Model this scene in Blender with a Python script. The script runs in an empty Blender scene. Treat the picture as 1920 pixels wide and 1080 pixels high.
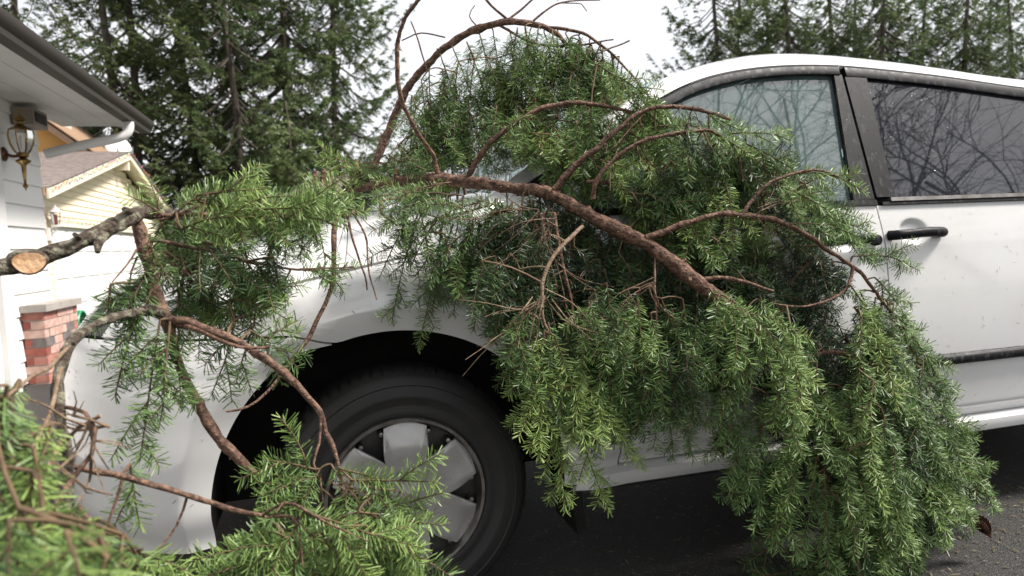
import bpy, bmesh, math, random
import numpy as np
from mathutils import Vector, Matrix

sc = bpy.context.scene
COL = sc.collection
rad = math.radians

# ------------------------------------------------------------------ camera
F_PX = 1280.0                                   # 24 mm lens on a 1920 px wide picture
def cam_axes(yaw, pitch, roll):
    y, p, r = rad(yaw), rad(pitch), rad(roll)
    f0 = np.array([math.sin(y), math.cos(y), 0.0]); r0 = np.array([math.cos(y), -math.sin(y), 0.0])
    z = np.array([0, 0, 1.0])
    f = f0*math.cos(p) - z*math.sin(p); u0 = f0*math.sin(p) + z*math.cos(p)
    return math.cos(r)*r0 - math.sin(r)*u0, math.sin(r)*r0 + math.cos(r)*u0, f
CR, CU, CF = cam_axes(15.3, 3.9, 2.6)
CAM = np.array([-0.176, -1.786, 1.005])
def ray(px, py): return CF + CR*(px-960)/F_PX - CU*(py-540)/F_PX
def on_y(px, py, Y):                            # a measured point of the photo at a known distance Y from the van's side
    d = ray(px, py); return CAM + d*((Y-CAM[1])/d[1])
def on_x(px, py, X):
    d = ray(px, py); return CAM + d*((X-CAM[0])/d[0])
cam = bpy.data.cameras.new('camera'); cam_o = bpy.data.objects.new('camera', cam); COL.objects.link(cam_o)
cam.sensor_width = 36; cam.lens = 24; cam.clip_start = 0.05; cam.clip_end = 2000
M = Matrix(((CR[0], CU[0], -CF[0], CAM[0]), (CR[1], CU[1], -CF[1], CAM[1]), (CR[2], CU[2], -CF[2], CAM[2]), (0, 0, 0, 1)))
cam_o.matrix_world = M
cam.dof.use_dof = True; cam.dof.focus_distance = 1.72; cam.dof.aperture_fstop = 4.5
sc.camera = cam_o
# ------------------------------------------------------------------ sky, sun, exposure
SUN_EL, SUN_AZ = 50, 107                        # degrees; azimuth clockwise from +Y: the brighter part of the sky is to the right, behind the camera
world = bpy.data.worlds.new('World'); sc.world = world; world.use_nodes = True
wn, wl = world.node_tree.nodes, world.node_tree.links
bg = wn['Background']; bg.inputs['Strength'].default_value = 0.12
sky = wn.new('ShaderNodeTexSky'); sky.sky_type = 'NISHITA'; sky.sun_disc = False
sky.sun_elevation = rad(SUN_EL); sky.sun_rotation = rad(SUN_AZ); sky.dust_density = 4; sky.air_density = 1.2
tc = wn.new('ShaderNodeTexCoord'); nz = wn.new('ShaderNodeTexNoise')
mp = wn.new('ShaderNodeMapping'); mp.inputs['Scale'].default_value = (1.2, 1.2, 3.5)
wl.new(tc.outputs['Generated'], mp.inputs['Vector']); wl.new(mp.outputs['Vector'], nz.inputs['Vector'])
nz.inputs['Scale'].default_value = 1.6; nz.inputs['Detail'].default_value = 5; nz.inputs['Roughness'].default_value = .5
rmp = wn.new('ShaderNodeValToRGB'); rmp.color_ramp.elements[0].position = .32; rmp.color_ramp.elements[1].position = .72
rmp.color_ramp.elements[0].color = (.66, .67, .71, 1); rmp.color_ramp.elements[1].color = (1, 1, 1, 1)
wl.new(nz.outputs['Fac'], rmp.inputs['Fac'])
mul = wn.new('ShaderNodeVectorMath'); mul.operation = 'SCALE'; mul.inputs['Scale'].default_value = 5.3
wl.new(rmp.outputs['Color'], mul.inputs[0])
mx = wn.new('ShaderNodeMix'); mx.data_type = 'RGBA'; mx.inputs[0].default_value = .9      # nine tenths overcast
wl.new(sky.outputs['Color'], mx.inputs[6]); wl.new(mul.outputs[0], mx.inputs[7])
wl.new(mx.outputs[2], bg.inputs['Color'])
sun = bpy.data.lights.new('sun', 'SUN'); sun.energy = 3.7; sun.angle = rad(13); sun.color = (1, .95, .885)
sun_o = bpy.data.objects.new('sun', sun); COL.objects.link(sun_o)
sd = Vector((math.sin(rad(SUN_AZ))*math.cos(rad(SUN_EL)), math.cos(rad(SUN_AZ))*math.cos(rad(SUN_EL)), math.sin(rad(SUN_EL))))
sun_o.rotation_euler = sd.to_track_quat('Z', 'Y').to_euler(); sun_o.location = sd*30
vs = sc.view_settings; vs.view_transform = 'Standard'; vs.look = 'None'; vs.exposure = 1.12; vs.gamma = 1
vs.use_curve_mapping = False

# ------------------------------------------------------------------ helpers
def tag(o, label=None, cat=None, group=None, kind=None):
    if label: o['label'] = label
    if cat: o['category'] = cat
    if group: o['group'] = group
    if kind: o['kind'] = kind
    return o
def empty(name, loc=(0, 0, 0)):
    o = bpy.data.objects.new(name, None); o.location = loc; o.empty_display_size = .1; COL.objects.link(o); return o
def link(name, me, mats, parent=None, smooth=True, angle=None):
    o = bpy.data.objects.new(name, me); COL.objects.link(o)
    for m in (mats if isinstance(mats, (list, tuple)) else [mats]):
        if m and len(me.materials) < (len(mats) if isinstance(mats, (list, tuple)) else 1): me.materials.append(m)
    if parent is not None:
        o.parent = parent; o.matrix_parent_inverse = Matrix.Translation(-parent.location)
    return o
class MB:
    """collects shapes; build() links them as one mesh object"""
    def __init__(s): s.v = []; s.f = []; s.m = []
    def add(s, v, f, mi=0):
        b = len(s.v); s.v += [tuple(p) for p in v]; s.f += [tuple(i+b for i in q) for q in f]; s.m += [mi]*len(f); return s
    def box(s, lo, hi, mi=0):
        x0, y0, z0 = lo; x1, y1, z1 = hi
        return s.add([(x0,y0,z0),(x1,y0,z0),(x1,y1,z0),(x0,y1,z0),(x0,y0,z1),(x1,y0,z1),(x1,y1,z1),(x0,y1,z1)],
              [(0,3,2,1),(4,5,6,7),(0,1,5,4),(1,2,6,5),(2,3,7,6),(3,0,4,7)], mi)
    def prism(s, pts, axis, a, b, mi=0):
        """polygon pts extruded along axis from a to b; pts are the two other coordinates in x,y,z order"""
        n = len(pts)
        def mk(p, t):
            q = list(p); q.insert(axis, t); return tuple(q)
        v = [mk(p, a) for p in pts] + [mk(p, b) for p in pts]
        f = [tuple(range(n-1, -1, -1)), tuple(range(n, 2*n))] + [(i, (i+1) % n, n+(i+1) % n, n+i) for i in range(n)]
        return s.add(v, f, mi)
    def tube(s, pts, radii, seg=6, mi=0, cap=True):
        v, f = tube(pts, radii, seg, cap); return s.add(v, f, mi)
    def lathe(s, prof, seg, org, axis='z', mi=0, close=False):
        v, f = [], []
        n = len(prof)
        for k in range(seg):
            a = 2*math.pi*k/seg; c, sn = math.cos(a), math.sin(a)
            for r, h in prof:
                if axis == 'z': p = (r*c, r*sn, h)
                elif axis == 'y': p = (r*c, h, r*sn)
                else: p = (h, r*c, r*sn)
                v.append((p[0]+org[0], p[1]+org[1], p[2]+org[2]))
        for k in range(seg):
            k2 = (k+1) % seg
            for i in range(n-1):
                f.append((k*n+i, k*n+i+1, k2*n+i+1, k2*n+i))
        return s.add(v, f, mi)
    def build(s, name, mats, parent=None, smooth=True, sharp=38):
        me = bpy.data.meshes.new(name); me.from_pydata(s.v, [], s.f); me.validate()
        if not isinstance(mats, (list, tuple)): mats = [mats]
        for m in mats: me.materials.append(m)
        if len(mats) > 1: me.polygons.foreach_set('material_index', s.m)
        bm = bmesh.new(); bm.from_mesh(me); bmesh.ops.recalc_face_normals(bm, faces=bm.faces); bm.to_mesh(me); bm.free()
        if smooth:
            me.polygons.foreach_set('use_smooth', [True]*len(me.polygons))
            try: me.set_sharp_from_angle(angle=rad(sharp))
            except Exception: pass
        o = bpy.data.objects.new(name, me); COL.objects.link(o)
        if parent is not None:
            o.parent = parent
            if parent.type == 'EMPTY': o.matrix_parent_inverse = Matrix.Translation(-Vector(parent.location))
        return o
def tube(pts, radii, seg=6, cap=True):
    P = np.asarray(pts, float); n = len(P)
    r = np.asarray(radii, float)*np.ones(n)
    T = np.gradient(P, axis=0); T /= np.linalg.norm(T, axis=1)[:, None]+1e-12
    ref = np.array([0, 0, 1.0]) if abs(T[0][2]) < .9 else np.array([1.0, 0, 0])
    N = np.zeros((n, 3)); a = np.cross(T[0], ref); N[0] = a/np.linalg.norm(a)
    for i in range(1, n):
        a = N[i-1] - T[i]*np.dot(N[i-1], T[i]); N[i] = a/(np.linalg.norm(a)+1e-12)
    B = np.cross(T, N)
    ang = np.linspace(0, 2*math.pi, seg, endpoint=False)
    V = P[:, None, :] + r[:, None, None]*(N[:, None, :]*np.cos(ang)[None, :, None] + B[:, None, :]*np.sin(ang)[None, :, None])
    V = V.reshape(-1, 3)
    f = []
    for i in range(n-1):
        for k in range(seg):
            k2 = (k+1) % seg; f.append((i*seg+k, i*seg+k2, (i+1)*seg+k2, (i+1)*seg+k))
    if cap: f += [tuple(range(seg-1, -1, -1)), tuple(range((n-1)*seg, n*seg))]
    return V.tolist(), f
def catmull(pts, step):
    P = np.asarray(pts, float)
    if len(P) == 2:
        n = max(2, int(np.linalg.norm(P[1, :3]-P[0, :3])/step)+1); t = np.linspace(0, 1, n)[:, None]; return P[0]*(1-t)+P[1]*t
    Q = np.vstack([2*P[0]-P[1], P, 2*P[-1]-P[-2]]); out = []
    for i in range(1, len(Q)-2):
        p0, p1, p2, p3 = Q[i-1], Q[i], Q[i+1], Q[i+2]
        n = max(1, int(np.linalg.norm((p2-p1)[:3])/step))
        for k in range(n):
            t = k/n
            out.append(.5*((2*p1)+(-p0+p2)*t+(2*p0-5*p1+4*p2-p3)*t*t+(-p0+3*p1-3*p2+p3)*t**3))
    out.append(P[-1]); return np.array(out)
def copy_tree(o, parent=None):
    c = o.copy(); COL.objects.link(c)
    if parent is not None: c.parent = parent
    for ch in o.children: copy_tree(ch, c)
    return c

# ------------------------------------------------------------------ materials
def mat(name, col, rough=.6, metal=0.0, spec=.5, coat=0.0, var=None, vscale=5.0, vcon=(.35, .65), bump=0.0, bscale=40.0, bdist=.01,
        stretch=(1, 1, 1), rvar=0.0, coords='Object', detail=6.0):
    m = bpy.data.materials.new(name); m.use_nodes = True
    n, l = m.node_tree.nodes, m.node_tree.links; b = n['Principled BSDF']
    b.inputs['Base Color'].default_value = (*col, 1); b.inputs['Roughness'].default_value = rough
    b.inputs['Metallic'].default_value = metal; b.inputs['Specular IOR Level'].default_value = spec
    b.inputs['Coat Weight'].default_value = coat; b.inputs['Coat Roughness'].default_value = .06
    if var or bump or rvar:
        t = n.new('ShaderNodeTexCoord'); mpn = n.new('ShaderNodeMapping'); mpn.inputs['Scale'].default_value = stretch
        l.new(t.outputs[coords], mpn.inputs['Vector'])
    if var or rvar:
        z = n.new('ShaderNodeTexNoise'); z.inputs['Scale'].default_value = vscale; z.inputs['Detail'].default_value = detail
        l.new(mpn.outputs['Vector'], z.inputs['Vector'])
    if var:
        r = n.new('ShaderNodeValToRGB'); e = r.color_ramp.elements
        e[0].position, e[1].position = vcon; e[0].color = (*col, 1); e[1].color = (*var, 1)
        l.new(z.outputs['Fac'], r.inputs['Fac']); l.new(r.outputs['Color'], b.inputs['Base Color'])
    if rvar:
        mr = n.new('ShaderNodeMapRange'); mr.inputs['From Min'].default_value = .3; mr.inputs['From Max'].default_value = .7
        mr.inputs['To Min'].default_value = max(0, rough-rvar); mr.inputs['To Max'].default_value = min(1, rough+rvar)
        l.new(z.outputs['Fac'], mr.inputs['Value']); l.new(mr.outputs['Result'], b.inputs['Roughness'])
    if bump:
        z2 = n.new('ShaderNodeTexNoise'); z2.inputs['Scale'].default_value = bscale; z2.inputs['Detail'].default_value = 5
        l.new(mpn.outputs['Vector'], z2.inputs['Vector'])
        bp = n.new('ShaderNodeBump'); bp.inputs['Strength'].default_value = bump; bp.inputs['Distance'].default_value = bdist
        l.new(z2.outputs['Fac'], bp.inputs['Height']); l.new(bp.outputs['Normal'], b.inputs['Normal'])
    return m
MT = {}
def bsdf(m): return m.node_tree.nodes['Principled BSDF']
MT['paint'] = mat('white_car_paint', (.69, .69, .69), .24, coat=1.0, var=(.61, .60, .585), vscale=2.6, vcon=(.3, .75), rvar=.06)
MT['black_trim'] = mat('black_trim', (.009, .009, .010), .5, spec=.12, var=(.038, .038, .043), vscale=55, vcon=(.56, .63), stretch=(1, 1, .35), rvar=.12)
MT['rubber'] = mat('tyre_rubber', (.015, .014, .0135), .62, var=(.019, .018, .017), vscale=14, bump=.15, bscale=120, bdist=.002)
MT['dark'] = mat('underbody_black', (.009, .0085, .008), .9, spec=.2, var=(.014, .013, .012), vscale=9)
MT['hub'] = mat('hubcap_silver', (.44, .43, .415), .24, metal=.35, var=(.34, .33, .315), vscale=11, rvar=.1)
MT['steel'] = mat('wheel_steel', (.10, .10, .10), .4, metal=.7, var=(.05, .045, .04), vscale=22, rvar=.1)
MT['chrome'] = mat('rim_edge', (.34, .33, .32), .3, metal=.9, var=(.22, .20, .18), vscale=30)
MT['seat'] = mat('grey_fabric', (.06, .06, .065), .9, var=(.08, .08, .085), vscale=60)
MT['lamp_plastic'] = mat('lamp_housing', (.45, .45, .45), .12, metal=.6, coat=1)
def glass(name, tint, film, film_col, ior=1.75):
    m = bpy.data.materials.new(name); m.use_nodes = True; n, l = m.node_tree.nodes, m.node_tree.links
    out = n['Material Output']; n.remove(n['Principled BSDF'])
    tr = n.new('ShaderNodeBsdfTransparent'); tr.inputs['Color'].default_value = (*tint, 1)
    gl = n.new('ShaderNodeBsdfGlossy'); gl.inputs['Roughness'].default_value = .015
    df = n.new('ShaderNodeBsdfDiffuse'); df.inputs['Color'].default_value = (*film_col, 1)
    t = n.new('ShaderNodeTexCoord'); z = n.new('ShaderNodeTexNoise'); z.inputs['Scale'].default_value = 6
    mp_ = n.new('ShaderNodeMapping'); mp_.inputs['Scale'].default_value = (1.6, 1, .35)
    l.new(t.outputs['Object'], mp_.inputs['Vector']); l.new(mp_.outputs['Vector'], z.inputs['Vector']); z.inputs['Detail'].default_value = 7
    mr = n.new('ShaderNodeMapRange'); mr.inputs['From Min'].default_value = .35; mr.inputs['From Max'].default_value = .7
    mr.inputs['To Min'].default_value = film*.7; mr.inputs['To Max'].default_value = film*1.35
    l.new(z.outputs['Fac'], mr.inputs['Value'])
    m1 = n.new('ShaderNodeMixShader'); l.new(mr.outputs['Result'], m1.inputs[0]); l.new(tr.outputs[0], m1.inputs[1]); l.new(df.outputs[0], m1.inputs[2])
    fr = n.new('ShaderNodeFresnel'); fr.inputs['IOR'].default_value = ior
    m2 = n.new('ShaderNodeMixShader'); l.new(fr.outputs[0], m2.inputs[0]); l.new(m1.outputs[0], m2.inputs[1]); l.new(gl.outputs[0], m2.inputs[2])
    z3 = n.new('ShaderNodeTexNoise'); z3.inputs['Scale'].default_value = 3.0; z3.inputs['Detail'].default_value = 1
    l.new(t.outputs['Object'], z3.inputs['Vector'])
    bpn = n.new('ShaderNodeBump'); bpn.inputs['Strength'].default_value = .05; bpn.inputs['Distance'].default_value = .01
    l.new(z3.outputs['Fac'], bpn.inputs['Height']); l.new(bpn.outputs['Normal'], gl.inputs['Normal'])
    l.new(m2.outputs[0], out.inputs['Surface']); return m
MT['glass'] = glass('green_tinted_glass', (.60, .80, .76), .13, (.50, .74, .72), 2.5)
MT['privacy'] = glass('dark_privacy_glass', (.10, .105, .12), .16, (.11, .12, .15), 2.05)
MT['lens'] = glass('headlamp_lens', (.85, .86, .86), .12, (.6, .6, .58), 1.5)
MT['clear'] = glass('lantern_glass', (.93, .93, .92), .06, (.8, .8, .78), 1.5)
# ------------------------------------------------------------------ ground
MT['asphalt'] = mat('wet_asphalt', (.026, .025, .024), .62, spec=.3, var=(.15, .14, .135), vscale=190, vcon=(.56, .66), bump=1.0, bscale=300, bdist=.004, rvar=.2, detail=9)
MT['lawn'] = mat('lawn', (.035, .06, .018), .9, var=(.06, .075, .03), vscale=6, bump=.6, bscale=30, bdist=.03)
def ground_z(x, y): 
    t = min(1, max(0, (y-5.5)/5)); t = t*t*(3-2*t); return -.34*t
def sheet(name, x0, x1, y0, y1, nx, ny, m, dz):
    b = MB(); xs = np.linspace(x0, x1, nx); ys = np.linspace(y0, y1, ny)
    b.add([(x, y, ground_z(x, y)+dz) for y in ys for x in xs], [(j*nx+i, j*nx+i+1, (j+1)*nx+i+1, (j+1)*nx+i) for j in range(ny-1) for i in range(nx-1)])
    return b.build(name, m)
gb = MB(); ys = [-600, -40, 0, 4, 5.5, 6.5, 7.5, 8.5, 9.5, 10.5, 14, 30, 600]
gb.add([(x, y, ground_z(0, y)-.012) for y in ys for x in (-600, 600)], [(2*j, 2*j+1, 2*j+3, 2*j+2) for j in range(len(ys)-1)])
tag(gb.build('ground', MT['lawn']), kind='structure')
tag(sheet('driveway', -9, 14, -9, 12, 24, 60, MT['asphalt'], 0), kind='structure')

# ------------------------------------------------------------------ the van (nose towards -X, its side on y = 0, wheel centre at x = 0)
ARC = (-.015, .335, .468, .452)                                 # wheel arch: centre x, z, radius x, z
_t = np.linspace(0, math.pi/2, 400)
_bx = -.40-.565*np.sin(_t)**.77; _by = .97-.97*np.cos(_t)**.77; _by[0] = 0
_arc = np.concatenate([[0], np.cumsum(np.hypot(np.diff(_bx), np.diff(_by)))])
NOSE = -.40-_arc[-1]
def plan(s):
    if s >= 3.75:
        t = min(1, (s-3.75)/.25); return np.array([s, .10*t*t]), np.array([0, -1.0])
    if s >= -.40: return np.array([s, 0.0]), np.array([0.0, -1.0])
    a = -.40-s; i = min(398, max(0, int(np.searchsorted(_arc, a))-1)); t = min(1, (a-_arc[i])/max(1e-9, _arc[i+1]-_arc[i]))
    x = _bx[i]+(_bx[i+1]-_bx[i])*t; y = _by[i]+(_by[i+1]-_by[i])*t
    d = np.array([_bx[i+1]-_bx[i], _by[i+1]-_by[i]]); d /= np.linalg.norm(d)
    n = np.array([-d[1], d[0]]); n = np.array([-abs(d[1]), -abs(d[0])])
    return np.array([x, y]), n
def sstep(a, b, t):
    t = min(1, max(0, (t-a)/(b-a))); return t*t*(3-2*t)
def inset(s, z):
    """how far the skin lies inside the plan line"""
    if s > -.30:
        o = -.014*math.sin(math.pi*min(1, max(0, (z-.39)/.54)))
        o += .030*max(0, (z-.93)/.14)**1.25 if z < 1.07 else .030+(z-1.07)*.38
        o += .022*sstep(.392, .350, z)
    else: o = 0
    if s < .62:
        zs_ = zsh(s); o += .045*max(0, (z-zs_+.16)/.16)**2.2*sstep(.61, .45, s)
    fb = sstep(-.20, -.45, s)                                    # bumper skin
    if fb > 0:
        ob = -.009*sstep(.70, .665, z)-.006*sstep(.60, .50, z)+.035*sstep(.40, .27, z)**1.5+.020*sstep(.72, .82, z)
        o = o*(1-fb)+ob*fb+.85*max(0, z-.785)*sstep(-.42, -.75, s)
    if .9 < z < 1.05 and 1.25 < s < 1.8:                          # finger cups behind the door handles
        for hx_, hz_ in ((1.672, .977), (1.400, .968)):
            o += .015*sstep(1.0, .55, math.hypot((s-hx_)/.064, (z-hz_)/.047))
    for cx in (ARC[0], 3.03):
        d = math.hypot((s-cx)/ARC[2], (z-ARC[1])/ARC[3])
        if d < 1.45:
            o += -.016*sstep(1.42, 1.13, d)+.030*max(0, (1.135-d)/.135)*(1 if d > .9 else 0)
    return o
def skin(s, z, proud=0.0):
    b, n = plan(s); q = b - n*(inset(s, z)-proud); return np.array([q[0], q[1], z])
def panel(name, pts, m, parent, depth=.014, sharp=38, extra=None):
    """pts: rows x columns of 3-D points; border turned inwards so that the joint to the next panel is a real gap"""
    P = np.asarray(pts); nr, nc = P.shape[:2]
    du = np.gradient(P, axis=1); dv = np.gradient(P, axis=0); N = np.cross(du, dv); N /= np.linalg.norm(N, axis=2)[..., None]+1e-12
    c = np.array([1.0, .97, .7])
    if np.mean(np.sum(N*(P-c), axis=2)) < 0: N = -N
    b = MB(); b.add(P.reshape(-1, 3), [(r*nc+k, r*nc+k+1, (r+1)*nc+k+1, (r+1)*nc+k) for r in range(nr-1) for k in range(nc-1)])
    loop = [(0, k) for k in range(nc)]+[(r, nc-1) for r in range(1, nr)]+[(nr-1, k) for k in range(nc-2, -1, -1)]+[(r, 0) for r in range(nr-2, 0, -1)]
    ids = [r*nc+k for r, k in loop]; base = len(b.v)
    b.v += [tuple(P[r, k]-N[r, k]*depth) for r, k in loop]; L = len(loop)
    for i in range(L): b.f.append((ids[i], ids[(i+1) % L], base+(i+1) % L, base+i)); b.m.append(0)
    if extra: extra(b)
    return b.build(name, m, parent, sharp=sharp)
van = empty('parked_van', (1.2, .97, 0))
tag(van, 'white minivan parked on the driveway, fir boughs fallen across its hood and doors', 'van')
def seam(s): return .765+.030*sstep(-.155, -.28, s)+.012*sstep(-.3, -.8, s)
_HX = [-1.05, -.95, -.75, -.5, -.25, 0, .2, .5]; _HZ = [.80, .86, .955, 1.025, 1.078, 1.125, 1.158, 1.20]
def Hc(x): return float(np.interp(x, _HX, _HZ))
def zsh(s):
    x = plan(s)[0][0]; return max(seam(s)+.09, Hc(x)-.155) if s < -.4 else Hc(x)-.155
def arch_z(x, cx=ARC[0]):
    u = (x-cx)/ARC[2]; return ARC[1]+ARC[3]*math.sqrt(max(0, 1-u*u))
side_parts = []
# fender
xa = ARC[0]-ARC[2]*.305
cols = list(np.linspace(-.80, xa, 26))+[ARC[0]+ARC[2]*math.cos(a) for a in np.linspace(math.acos(-.305), 0, 56)][1:]+list(np.linspace(ARC[0]+ARC[2], .612, 10))[1:]
def f_lo(x):
    if x <= xa+1e-6: return seam(x)+.003
    if x < ARC[0]+ARC[2]: return max(arch_z(x), .30)
    return .30+.0*x
def ftop(x): return zsh(x)-.003 if x < .462 else 1.064
rows = np.linspace(0, 1, 52)**1.15
side_parts.append(panel('fender', [[skin(x, f_lo(x)+(ftop(x)-f_lo(x))*v) for x in cols] for v in rows], MT['paint'], van))
# bumper (wraps round the nose)
def bump_pts():
    out = []
    for v in np.linspace(0, 1, 44):
        z0 = .272+(.762-.272)*v
        sh = ARC[0]-ARC[2]*math.sqrt(max(0, 1-((z0-ARC[1])/ARC[3])**2)) if z0 > ARC[1] else ARC[0]-ARC[2]
        out.append([skin(s, .272+(seam(s)-.003-.272)*v) for s in np.concatenate([np.linspace(NOSE, -.9, 26), np.linspace(-.9, sh, 56)[1:]])])
    return out
side_parts.append(panel('bumper', bump_pts(), MT['paint'], van, depth=.03))
# head lamp: housing, lens
hs = np.linspace(-1.20, -.805, 24)
side_parts.append(panel('headlight', [[skin(s, seam(s)+.004+(zsh(s)-.008-seam(s))*v, -.02-.012*math.sin(3.1*v)) for s in hs] for v in np.linspace(0, 1, 10)], MT['lamp_plastic'], van))
lens = panel('lens', [[skin(s, seam(s)+.004+(zsh(s)-.008-seam(s))*v, .004*math.sin(3.1*v)) for s in hs] for v in np.linspace(0, 1, 10)], MT['lens'], van)
lens.parent = side_parts[-1]; lens.matrix_parent_inverse = Matrix.Identity(4); headlight = side_parts[-1]
side_parts.append(panel('grille', [[skin(s, seam(s)+.004+(zsh(s)-.008-seam(s))*v, -.01) for s in np.linspace(NOSE, -1.204, 14)] for v in np.linspace(0, 1, 6)], MT['black_trim'], van))
# hood (full width) : from the fender edge to the centre line, then mirrored
def hood_pts():
    S = np.concatenate([np.linspace(NOSE, -.41, 40), np.linspace(-.40, .46, 30)]); W = np.concatenate([np.linspace(0, .3, 18), np.linspace(.3, 1, 12)[1:]])
    half = []
    for w in W:
        row = []
        for s in S:
            e = skin(s, zsh(s)); sp = np.array([s if s > -.4 else -.4-.02*min(1, (-.4-s)), .97])
            xy = e[:2]*(1-w)+sp*w; h = Hc(xy[0]-(.05 if s > .0 else 0)*0)
            ez = zsh(s)+.004
            row.append((xy[0], xy[1], ez+(h-ez)*(1-(1-w)**8)))
        half.append(row)
    full = half+[[(x, 1.94-y, z) for x, y, z in r] for r in half[-2::-1]]
    return full
panel('hood', hood_pts(), MT['paint'], van)
# doors
def door(name, x0f, x1f, zlo, zhi, n=130):
    return panel(name, [[skin(x0f(z)+(x1f(z)-x0f(z))*u, z) for u in np.linspace(0, 1, n)] for z in np.concatenate([np.linspace(zlo, .42, 12), np.linspace(.42, .86, 16)[1:], np.linspace(.86, zhi, 44)[1:]])], MT['paint'], van)
cutb = lambda z: 1.557-.015*((z-.8)/.3)**2
front_door = door('front_door', lambda z: .618, lambda z: cutb(z)-.0025, .347, 1.066)
slide_door = door('sliding_door', lambda z: cutb(z)+.0025, lambda z: 2.72, .347, 1.066)
side_parts += [front_door, slide_door]
qc = list(np.linspace(2.725, 3.03-.14, 5))
def q_lo(x):
    if x < 3.03-ARC[2] or x > 3.03+ARC[2]: return .30
    return arch_z(x, 3.03)
qcols = sorted(set([2.725, 3.98, 4.0]+list(np.linspace(3.03+ARC[2], 3.98, 8))+[3.03+ARC[2]*math.cos(a) for a in np.linspace(math.pi-.86, 0, 40)]+[2.725]))
qcols = [x for x in qcols if x >= 2.725]
side_parts.append(panel('quarter_panel', [[skin(x, q_lo(x)+(1.066-q_lo(x))*v) for x in qcols] for v in np.linspace(0, 1, 30)], MT['paint'], van))
# rocker sill
side_parts.append(panel('rocker_sill', [[skin(x, .40)+np.array([0, o, z-.40]) for x in np.linspace(.475, 2.62, 40)] for z, o in ((.268, .05), (.281, .02), (.29, .004), (.31, -.003), (.328, -.002), (.339, .012), (.344, .03))], MT['paint'], van))
# moulding
def moulding(x0, x1, nm):
    b = MB(); xs = np.linspace(x0, x1, 30); prof = [(.532, .0), (.536, .014), (.545, .021), (.558, .021), (.567, .014), (.571, 0)]
    v = [];
    for i, x in enumerate(xs):
        e = min(1, min(x-x0, x1-x)/.02+.15)
        for z, o in prof: p = skin(x, .55, o*e+.001); v.append((p[0], p[1], .5515+(z-.5515)*(.6+.4*e)))
    n = len(prof); f = [(i*n+k, i*n+k+1, (i+1)*n+k+1, (i+1)*n+k) for i in range(len(xs)-1) for k in range(n-1)]+[tuple(range(n)), tuple(range((len(xs)-1)*n, len(xs)*n))]
    return b.add(v, f).build(nm, MT['black_trim'], van)
side_parts += [moulding(.64, 1.535, 'side_moulding'), moulding(1.575, 2.70, 'side_moulding')]
# green house
_FX = [.28, .60, .90, 1.05, 1.28, 1.53, 1.64, 2.0, 2.45, 3.2, 4.0]; _FZ = [1.075, 1.275, 1.450, 1.505, 1.545, 1.556, 1.552, 1.525, 1.478, 1.44, 1.40]
def zf(x): return float(np.interp(x, np.linspace(.28, 4, 2000), _ZFS))
_cs = catmull([(x, 0, z) for x, z in zip(_FX, _FZ)], .02); _ZFS = np.interp(np.linspace(.28, 4, 2000), _cs[:, 0], _cs[:, 2])
_k = np.hanning(241); _k /= _k.sum(); _ZFS = np.convolve(np.pad(_ZFS, 120, 'reflect', reflect_type='odd'), _k, 'valid')
def xf(z): return float(np.interp(z, _ZFS[:660], np.linspace(.28, 4, 2000)[:660]))
def pane(name, xl, xr, z0, z1f, m, n=26, proud=-.012):
    pts = []
    for v in np.linspace(0, 1, 20):
        z = z0+(z1f-z0)*v; a, c = xl(z), xr(z); pts.append([skin(x, min(z, zf(x)-.028), proud) for x in np.linspace(a, c, n)])
    return panel(name, pts, m, van, depth=.004)
fw = pane('front_window', lambda z: max(.44, xf(min(z+.028, 1.55))), lambda z: 1.462+(z-1.08)*.17, 1.082, 1.522, MT['glass'])
rw = pane('rear_door_window', lambda z: 1.612+(z-1.08)*.10, lambda z: 2.66, 1.090, 1.512, MT['privacy'], proud=-.006)
qw = pane('quarter_window', lambda z: 2.74, lambda z: 3.75, 1.09, 1.41, MT['privacy'], proud=-.006)
def strip(name, path, w0, w1, m, proud=.004, depth=.02):
    """band along a path on the skin: path of (x, z); w0/w1 offsets across it"""
    P = np.array(path); T = np.gradient(P, axis=0); T /= np.linalg.norm(T, axis=1)[:, None]; Nn = np.stack([-T[:, 1], T[:, 0]], 1)
    rows_ = []
    for w, o in ((w0, -.006), (w0+.05*(w1-w0), -.0012), (w0+.14*(w1-w0), 0), (w0+.5*(w1-w0), 0), (w0+.86*(w1-w0), 0), (w0+.95*(w1-w0), -.0012), (w1, -.006)):
        Q = P+Nn*w; rows_.append([skin(x, z, proud+o) for x, z in Q])
    return panel(name, rows_, m, van, depth=depth)
top = [(x, zf(x)) for x in np.linspace(.36, 1.56, 60)]
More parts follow.
